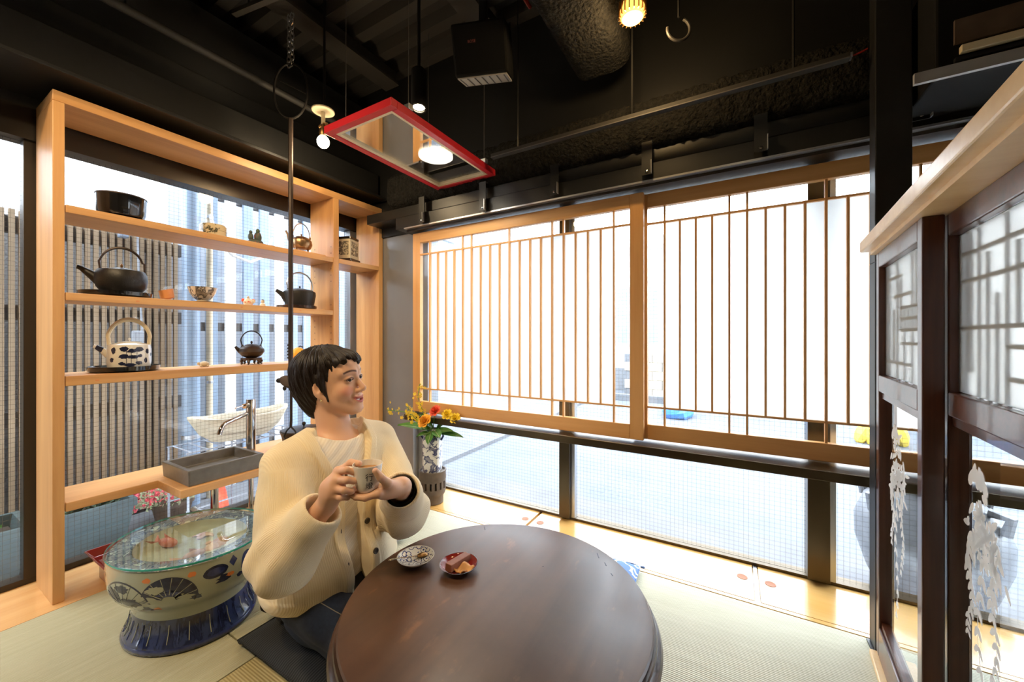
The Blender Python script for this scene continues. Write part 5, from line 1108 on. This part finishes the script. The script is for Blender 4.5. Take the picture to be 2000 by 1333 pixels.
def headneck(P):
    q = (P-HC) @ MH.T; d = face(q)
    nk = cap(P, hl2w((0, -.028, -.06)), (NB[0]+.0, NB[1], NB[2]-.01), .049, .054); d = smin(d, nk, .022)
    sh_ = cap(P, A(*NB)+TR*.12+A(0, 0, -.045), A(*NB)-TR*.12+A(0, 0, -.045), .040); d = smin(d, sh_, .05)
    ch = ell(P, A(*NB)+A(0, 0, -.11), (.15, .09, .11), MT); return smin(d, ch, .04)
# hands: wrist -> knuckles -> fingers
RW = (-.480, 1.002, .572); LW = (-.306, 1.058, .588)
RH = [[(-.450, .994, .654), (-.420, .974, .664), (-.404, .982, .656), (-.398, .995, .648)], [(-.449, .980, .637), (-.414, .964, .642), (-.400, .974, .636), (-.401, .990, .630)],
      [(-.452, .974, .617), (-.420, .960, .618), (-.405, .970, .612), (-.409, .986, .609)], [(-.458, .976, .600), (-.430, .964, .598), (-.417, .974, .594), (-.421, .988, .592)]]
RTH = [(-.470, 1.008, .605), (-.452, 1.022, .648), (-.427, 1.018, .668), (-.402, 1.009, .669)]
LH = [[(-.343, .986, .600), (-.372, .974, .5935), (-.396, .976, .594), (-.414, .982, .598)], [(-.343, 1.006, .594), (-.378, 1.000, .5915), (-.404, 1.000, .5935), (-.421, 1.002, .599)],
      [(-.342, 1.026, .592), (-.374, 1.022, .5915), (-.399, 1.022, .595), (-.416, 1.020, .601)], [(-.338, 1.043, .592), (-.364, 1.042, .593), (-.382, 1.042, .597), (-.396, 1.040, .602)]]
LTH = [(-.318, 1.030, .600), (-.322, .992, .624), (-.334, .974, .646), (-.344, .967, .664)]
FR = [(.0100, .0088, .0078, .0066), (.0102, .0090, .0080, .0068), (.0098, .0086, .0076, .0064), (.0090, .0076, .0066, .0056)]
def hand(P, W, H, T, el, pr):
    d = cap(P, el, W, .036, .0255)
    for i, (fg, r) in enumerate(zip(H, FR)):
        base = A(*W)+(A(*fg[0])-A(*H[1][0]))*.45
        d = smin(d, cap(P, base, fg[0], .0165, .0125), .016)
    pc = (A(*W)+A(*H[1][0])+A(*H[2][0]))/3; d = smin(d, ell(P, pc, pr), .016)
    d = smin(d, cap(P, T[0], T[1], .0150, .0115), .014)
    fgs = None
    for fg, r in zip(H, FR):
        e = chain(P, fg, r, .003); fgs = e if fgs is None else smin(fgs, e, .0022)
    d = smin(d, fgs, .006); return smin(d, chain(P, T[1:], (.0112, .0100, .0078), .003), .006)
REL = (-.606, 1.02, .410); LEL = (-.366, 1.29, .420)
SKIN = np.array([.70, .41, .265])
def skincol(V):
    c = np.tile(SKIN, (len(V), 1)); q = (V.astype(f32)-HC) @ MH.T; m = mir(q); inh = (q[:, 1] > .03) & (np.abs(q[:, 2]) < .15)
    def mixin(wt, col): nonlocal c; wt = np.clip(wt, 0, 1)[:, None]; c = c*(1-wt)+np.array(col)*wt
    cz = -.071+.0105*np.clip(m[:, 0]/.026, 0, 1.2)**2
    mixin(1.6-ell(m, (.040, .062, -.034), (.020, .03, .017))/.008-1.0, (.72, .33, .215))
    lipw = np.clip(1-((q[:, 0]/.0275)**2+((q[:, 2]-cz)/.0118)**2), 0, 1)*4*(q[:, 1] > .065); mixin(lipw, (.50, .14, .115))
    mixin(np.clip(1-((q[:, 0]/.024)**2+((q[:, 2]-cz)/.0042)**2), 0, 1)*3*(q[:, 1] > .06)*(q[:, 1] < .082), (.30, .07, .06))
    bx = m[:, 0]-.031; bz = .0245+.004*np.clip(1-(bx/.02)**2, -1, 1)-.05*np.clip(bx, 0, 1)
    mixin(np.clip(1-np.abs(q[:, 2]-bz)/.0042, 0, 1)*2*(np.abs(bx) < .021)*(q[:, 1] > .05), (.10, .05, .035))
    er = ((m[:, 0]-.031)/.0165)**2+((q[:, 2]-.0012)/.0068)**2; mixin(np.clip(1.25-er, 0, 1)*3*(q[:, 1] > .07)*(er > .35)*(q[:, 2] > -.003), (.10, .05, .04))
    for H, T in ((RH, RTH), (LH, LTH)):
        for fg in H+[T]:
            tip = A(*fg[-1]); dv = A(*fg[-1])-A(*fg[-2]); dv /= np.linalg.norm(dv); dd = np.linalg.norm(V-(tip+dv*.003), axis=1); mixin((.009-dd)/.004*.45, (.80, .47, .36))
    return c
body = sdfobj('body', [nets(headneck, (-.78, 1.06, .55), (-.42, 1.48, .99), .0022), nets(lambda P: hand(P, RW, RH, RTH, REL, (.034, .022, .034)), (-.66, .92, .36), (-.37, 1.08, .70), .0018), nets(lambda P: hand(P, LW, LH, LTH, LEL, (.030, .034, .018)), (-.45, .93, .36), (-.25, 1.35, .70), .0018)], 'skin', person, skincol)
# eyes, teeth
for sx in (-1, 1):
    c = hl2w((sx*.031, .0735, .0)); eo = MB().ell(tuple(c-PB), (.0125, .0125, .0125), 20, 14).build('eye', 'eye_white', person, True, angle=0)
    g_ = (hf-hl*.42+hu*.06); g_ = g_/np.linalg.norm(g_); M_ = Vector(g_.tolist()).to_track_quat('Z', 'Y').to_matrix().to_4x4()
    MB().lathe([(.0062, .0108), (.0058, .0120), (.001, .0128)], 18, M=Matrix.Translation(Vector((c-PB).tolist())) @ M_).build('iris', 'iris', eo, True)
tm = MB(); tm.grid(lambda u, v: tuple(hl2w(((u-.5)*.038, .0835-.012*(2*u-1)**2, -.0675-.0070*v+.008*(2*u-1)**2))-PB), 14, 4); tm.build('teeth', 'teeth', person, True, angle=0)
eg = hl2w((-.0735, .0, -.050)); MB().ell(tuple(eg-PB), (.0035, .0035, .0035), 10, 8).build('earring', 'earring', person, True)
# ---- hair
def strand(q):
    cr = q-A(0, -.035, .115); return np.arctan2(cr[:, 0], cr[:, 1]+.0)
def hairf(P):
    q = (P-HC) @ MH.T; m = mir(q); th = strand(q)
    d = ell(q, (0, -.028, .038), (.086, .108, .085))
    d = smin(d, ell(q, (0, -.062, -.010), (.076, .070, .080)), .03)
    d = smin(d, ell(q, (0, -.070, -.072), (.046, .036, .048)), .03)
    d = smin(d, cap(m, (.071, .004, .02), (.069, .018, -.054), .014, .004), .014)      # sideburn
    fr = ell(q, (.004, .056, .060), (.062, .0395, .034)); d = smin(d, fr, .022)
    d += .0016*np.sin(th*34+q[:, 2]*60)+.0012*np.sin(th*71+q[:, 2]*25+1)+.002*np.sin(th*13-q[:, 2]*40)
    jag = .006*np.sin(q[:, 0]*150+q[:, 2]*110+1)+.0045*np.sin(q[:, 0]*330-q[:, 2]*70); sw = .35*q[:, 0]
    qq = q.copy(); qq[:, 2] += sw
    cut = ell(qq, (-.010, .128, -.009), (.096, .084, .078))+jag*(q[:, 2] > .01)
    cut = np.minimum(cut, ell(m, (.060, .078, -.030), (.060, .050, .082)))
    cut = smin(cut, ell(q, (0, .020, -.155), (.2, .080, .082)), .01)
    cut = np.minimum(cut, ell(m, (.088, -.010, -.026), (.026, .017, .027)))
    return smax(d, -cut, .004)
def hairrib(V): q = (V.astype(f32)-HC) @ MH.T; return strand(q)*.35+q[:, 2]*.15
hair = sdfobj('hair', [nets(hairf, (-.78, 1.12, .70), (-.44, 1.44, 1.0), .0022)], 'hair', person, None, hairrib)
hair['label'] = 'short dark brown hair'
rr = random.Random(11); hm = MB()
def hp(az, pol, k, dz=0):
    return hl2w((.086*k*math.sin(pol)*math.sin(az), -.028+.108*k*math.sin(pol)*math.cos(az), .038+.085*k*math.cos(pol)+dz))
for i in range(520):
    az0 = math.radians(rr.uniform(-180, 180) if i < 330 else rr.uniform(-62, 52)); f_ = math.cos(az0)
    front = abs(az0) < math.radians(58)
    end = math.radians(rr.uniform(79, 94)) if front else math.radians(rr.uniform(92, 128) if f_ < -.2 else rr.uniform(88, 112))
    st_ = math.radians(rr.uniform(8, 50)); swp = math.radians(rr.uniform(8, 26) if front else rr.uniform(-10, 10)); kk = rr.uniform(.985, 1.02); pts = []
    for j in range(9):
        t = j/8; pol = st_+(end-st_)*t; k = kk*(1-.075*t**3*(1 if front else .6))+.01*math.sin(PI*t)
        pts.append(tuple(hp(az0+swp*t*t, pol, k)-PB))
    r0 = rr.uniform(.0016, .0032); hm.tube(pts, [r0*v for v in (.2, .6, .9, 1, 1, .95, .8, .5, .08)], 5)
lk_ = hm.build('hair_locks', 'hair', hair, True, angle=0); lk_['kind'] = 'stuff'
la = lk_.data.attributes.new('rib', 'FLOAT', 'POINT'); la.data.foreach_set('value', [float(.9*math.sin(i//45*12.9898)) for i in range(len(lk_.data.vertices))])
# ---- torso clothing
def torso(P, g):
    c = A(*NB)
    d = ell(P, c-TF*.004+A(0, 0, -.13), (.160+g, .098+g, .17+g), MT)
    d = smin(d, cap(P, c+TR*.135+A(0, 0, -.052), c-TR*.135+A(0, 0, -.052), .050+g), .05)
    d = smin(d, ell(P, c-TF*.012+A(0, 0, -.29), (.145+g, .100+g, .16+g), MT), .06)
    return smin(d, ell(P, c-TF*.025+A(0, 0, -.43), (.165+g, .125+g, .13+g), MT), .06)
def shirtf(P):
    u, f, z = tor(P, NB); d = torso(P, .006); d += .0012*np.sin((u*.8+z)*170)
    hole = ell(P, A(*NB)+TF*.012+A(0, 0, .045), (.088, .078, .066), MT); d = smax(d, -hole, .006)
    return smax(smax(d, -(z+.50), .01), z-.02, .004)
def shirtrib(V): q = V-np.array(NB); return (q @ TR*.75+q[:, 2]*.9)
shirt = sdfobj('shirt', [nets(shirtf, (-.86, 1.02, .15), (-.34, 1.56, .74), .004)], 'shirt_cotton', person, None, shirtrib); shirt['label'] = 'cream pleated top'
RSH = A(*NB)+TR*.172+A(0, 0, -.052); LSH = A(*NB)-TR*.172+A(0, 0, -.052)
def width(z):          # half width of the front opening as a function of height relative to neck base
    return np.where(z > -.17,   .026+.054*np.clip((z+.17)/.16, 0, 1)**1.15, .026+.012*np.clip((-.30-z)/.2, 0, 1))
def sleeve(P, S, E_, W, fl):
    d = cap(P, S, E_, .066, .078); wd = A(*W); e2 = A(*E_); ax = wd-e2; L = float(np.linalg.norm(ax)); ax = ax/L
    d = smin(d, cap(P, E_, e2+ax*(L*.62), .074, .060), .035); d = smin(d, cap(P, e2+ax*(L*.60), e2+ax*(L*1.02), .058, .050), .02)
    t = (P-e2) @ ax
    # folds around elbow
    s = (P-A(*S)) @ ((e2-A(*S))/np.linalg.norm(e2-A(*S)))
    d = d+.005*np.sin(s*38+fl+(P[:, 0]*1.7-P[:, 1])*26)*np.clip((s-.12)/.08, 0, 1)*np.exp(-np.clip(t-.02, 0, 1)/.09)+.002*np.sin((P[:, 2]*1.2+P[:, 0]*.8)*46+fl+np.sin(P[:, 1]*30))
    cutp = t-(L*.90); d = smax(d, cutp, .006)
    rad = np.linalg.norm((P-e2)-t[:, None]*ax, axis=1); inner = np.maximum(rad-.044, (L*.58)-t); return smax(d, -inner, .006)
def cardf(P):
    u, f, z = tor(P, NB)
    d = torso(P, .024)-.006*np.clip(-z-.30, 0, .3)/.2
    d = smin(d, ell(P, A(*NB)-TF*.01+A(0, 0, -.41), (.205, .165, .12), MT), .07)
    d = d+.004*np.sin(u*42+1.3*np.sin(z*11))*np.clip((-z-.12)/.18, 0, 1)+.003*np.sin(z*40+u*18)*np.clip((-z-.1)/.2, 0, 1)
    w_ = width(z); uu = u-.026+.02*np.clip(-z-.2, 0, 1)
    band = np.clip(1-np.abs(np.abs(uu)-w_-.018)/.018, 0, 1)*(f > 0); d = d-.0075*np.clip(band*4, 0, 1)
    hem = np.clip((-.425-z)/.006, 0, 1); d = d-.003*hem
    slot = np.maximum(np.abs(uu)-w_, -(f-.02)); d = smax(d, -slot, .008)
    hole = ell(P, A(*NB)-TF*.004+A(0, 0, .04), (.086, .074, .062), MT); d = smax(d, -hole, .008)
    d = smax(d, -(z+.478+.05*np.clip(f, -.1, .2)-.05*np.clip(-u-.02, 0, 1)), .006)
    sl = np.minimum(sleeve(P, RSH, REL, RW, .4), sleeve(P, LSH, LEL, LW, 2.0))
    return smin(d, sl, .022)
def cardrib(V):
    P = V.astype(f32); u, f, z = tor(P, NB); r = u+0*z
    for S, E_, W in ((RSH, REL, RW), (LSH, LEL, LW)):
        for a, b in ((S, E_), (E_, W)):
            a = A(*a); b = A(*b); ax = (b-a)/np.linalg.norm(b-a); q = P-a; t = q @ ax; e1 = np.cross(ax, A(.3, -.9, .2)); e1 /= np.linalg.norm(e1); e2 = np.cross(ax, e1)
            q2 = q-t[:, None]*ax; rr = np.linalg.norm(q2, axis=1); ins = (rr < .088) & (t > .03) & (t < np.linalg.norm(b-a)+.05); side = np.abs(u) > .125
            r = np.where(ins & side, np.arctan2(q2 @ e1, q2 @ e2)*.07, r)
    return r
card = sdfobj('cardigan', [nets(cardf, (-.90, .88, .15), (-.24, 1.62, .75), .0036)], 'cardigan_knit', person, None, cardrib, 1); card['label'] = 'cream ribbed knit cardigan'
# buttons on the far front band, dark undersleeve at the far cuff
for zz in (-.262, -.352, -.435):
    w_ = float(width(np.array([zz]))[0]); uu = -(w_+.017); u_ = uu+.026-.02*max(0, -zz-.2)
    lo, hi = 0.0, .3
    for _ in range(26):
        md_ = (lo+hi)/2; p = A(*NB)+TR*u_+TF*md_+A(0, 0, zz); lo, hi = (md_, hi) if cardf(p[None, :])[0] < 0 else (lo, md_)
    p = A(*NB)+TR*u_+TF*(lo+.0005)+A(0, 0, zz); M_ = Matrix.Translation(Vector((p-PB).tolist())) @ Vector(TF.tolist()).to_track_quat('Z', 'Y').to_matrix().to_4x4()
    MB().lathe([(.0095, -.001), (.0095, .003), (.008, .0042), (.006, .0030), (.001, .0030)], 20, M=M_).build('button', 'button', card, True)
    uu2 = (w_+.017); u2 = uu2+.026-.02*max(0, -zz-.2); lo, hi = 0.0, .3
    for _ in range(26):
        md_ = (lo+hi)/2; p = A(*NB)+TR*u2+TF*md_+A(0, 0, zz); lo, hi = (md_, hi) if cardf(p[None, :])[0] < 0 else (lo, md_)
    p = A(*NB)+TR*u2+TF*lo+A(0, 0, zz); M_ = Matrix.Translation(Vector((p-PB).tolist())) @ Vector(TF.tolist()).to_track_quat('Z', 'Y').to_matrix().to_4x4()
    MB().box(-.001, .001, -.006, .006, -.001, .0012, M_).build('buttonhole', 'button', card)
for (E_, W, r_) in ((LEL, LW, .040),):
    e = Vector(E_)-Vector(PB.tolist()); w_ = Vector(W)-Vector(PB.tolist()); 
    MB().tube([tuple(e.lerp(w_, .60)), tuple(e.lerp(w_, .83)), tuple(e.lerp(w_, .90))], [r_, r_*.97, r_*.93], 24, cap=False).build('undersleeve', 'black_knit' if r_ > .036 else 'shirt_cotton', person, True)
# ---- jeans
PV = A(*NB)-TF*.03; HIP = .215
def jeansf(P):
    d = ell(P, (PV[0], PV[1], .20), (.165, .14, .13), MT)
    for s in (1, -1):
        h_ = A(PV[0], PV[1], .185)+TR*(.085*s)+TF*.03; k_ = A(PV[0], PV[1], .150)+TR*(.105*s)+TF*.41; a_ = A(PV[0], PV[1], .085)+TR*(.085*s)-TF*.05
        d = smin(d, cap(P, h_, k_, .088, .066), .04); d = smin(d, cap(P, k_-A(0, 0, .045), a_, .052, .040), .03)
    d += .0035*np.sin(P[:, 0]*60+P[:, 1]*48)+.002*np.sin(P[:, 2]*90+P[:, 0]*30)
    return smax(smax(d, -(P[:, 2]-.046), .01), P[:, 2]-.285, .01)
jeans = sdfobj('jeans', [nets(jeansf, (-.92, .82, .03), (-.10, 1.58, .30), .005)], 'denim', person, None, None, 1); jeans['label'] = 'dark navy jeans'
def seam(s):
    pts = []
    for t in np.linspace(.02, .30, 9):
        p0 = A(PV[0], PV[1], .18)+TR*(.10*s)+TF*float(t); dr = TR*.55*s+A(0, 0, .8); lo, hi = 0., .25
        for _ in range(22):
            md_ = (lo+hi)/2; lo, hi = (md_, hi) if jeansf((p0+dr*md_)[None, :].astype(f32))[0] < 0 else (lo, md_)
        pts.append(tuple((p0+dr*(lo+.0004))-PB))
    MB().tube(pts, .0012, 5).build('seam', 'stitch', jeans, True)
seam(1)
for s in (1, -1):
    ft = A(PV[0], PV[1], .075)+TR*(.07*s)-TF*.13; MB().ell(tuple(ft-PB), (.035, .045, .028), 14, 10).ell(tuple(ft-TF*.09-PB-A(0, 0, .004)), (.04, .045, .022), 14, 10).build('sock', 'black_knit', person, True)
# ================================================================ CUP IN HER HANDS
cupc = (-.376, 1.0); cw = cupc[0]*RT+cupc[1]*FW; CZ = .6015
cup = thing('coffee_cup', (cw[0], cw[1], CZ), 'white cup with dark brushed characters held in her hands', 'cup', rz=math.radians(30))
MB().lathe([(.001, 0), (.020, 0), (.023, .0015), (.0285, .012), (.0335, .035), (.0365, .068), (.0372, .071), (.0352, .071), (.0345, .066), (.032, .036), (.027, .012), (.001, .008)], 44, caps=False).build('cup_body', 'cup_glaze', cup, True)
MB().lathe([(.001, .056), (.0335, .056)], 40, caps=False).build('coffee', 'coffee', cup)
MB().tube([(-.034, 0, .058), (-.048, -.001, .060), (-.0555, -.001, .050), (-.054, -.001, .036), (-.044, 0, .026), (-.031, 0, .023)], .0042, 10).build('handle', 'cup_glaze', cup, True)
def cupchar(ch_, zc, size, th0):
    o = textmesh(ch_, size, .0, 'painted_character', 'ink', cup, Matrix.Identity(4)); me = o.data
    bm = bmesh.new(); bm.from_mesh(me); bmesh.ops.triangulate(bm, faces=bm.faces); bmesh.ops.subdivide_edges(bm, edges=[e for e in bm.edges if e.calc_length() > .004], cuts=2); bm.to_mesh(me); bm.free()
    for v in me.vertices:
        z = zc+v.co.y; r = .0335+(.0365-.0335)*(z-.035)/.033 if z > .035 else .0285+(.0335-.0285)*(z-.012)/.023; th = th0+v.co.x/r; v.co = ((r+.0006)*math.cos(th), (r+.0006)*math.sin(th), z)
    me.update()
TH0 = math.radians(-62)
cupchar('行', .044, .021, TH0); cupchar('燈', .022, .019, TH0)
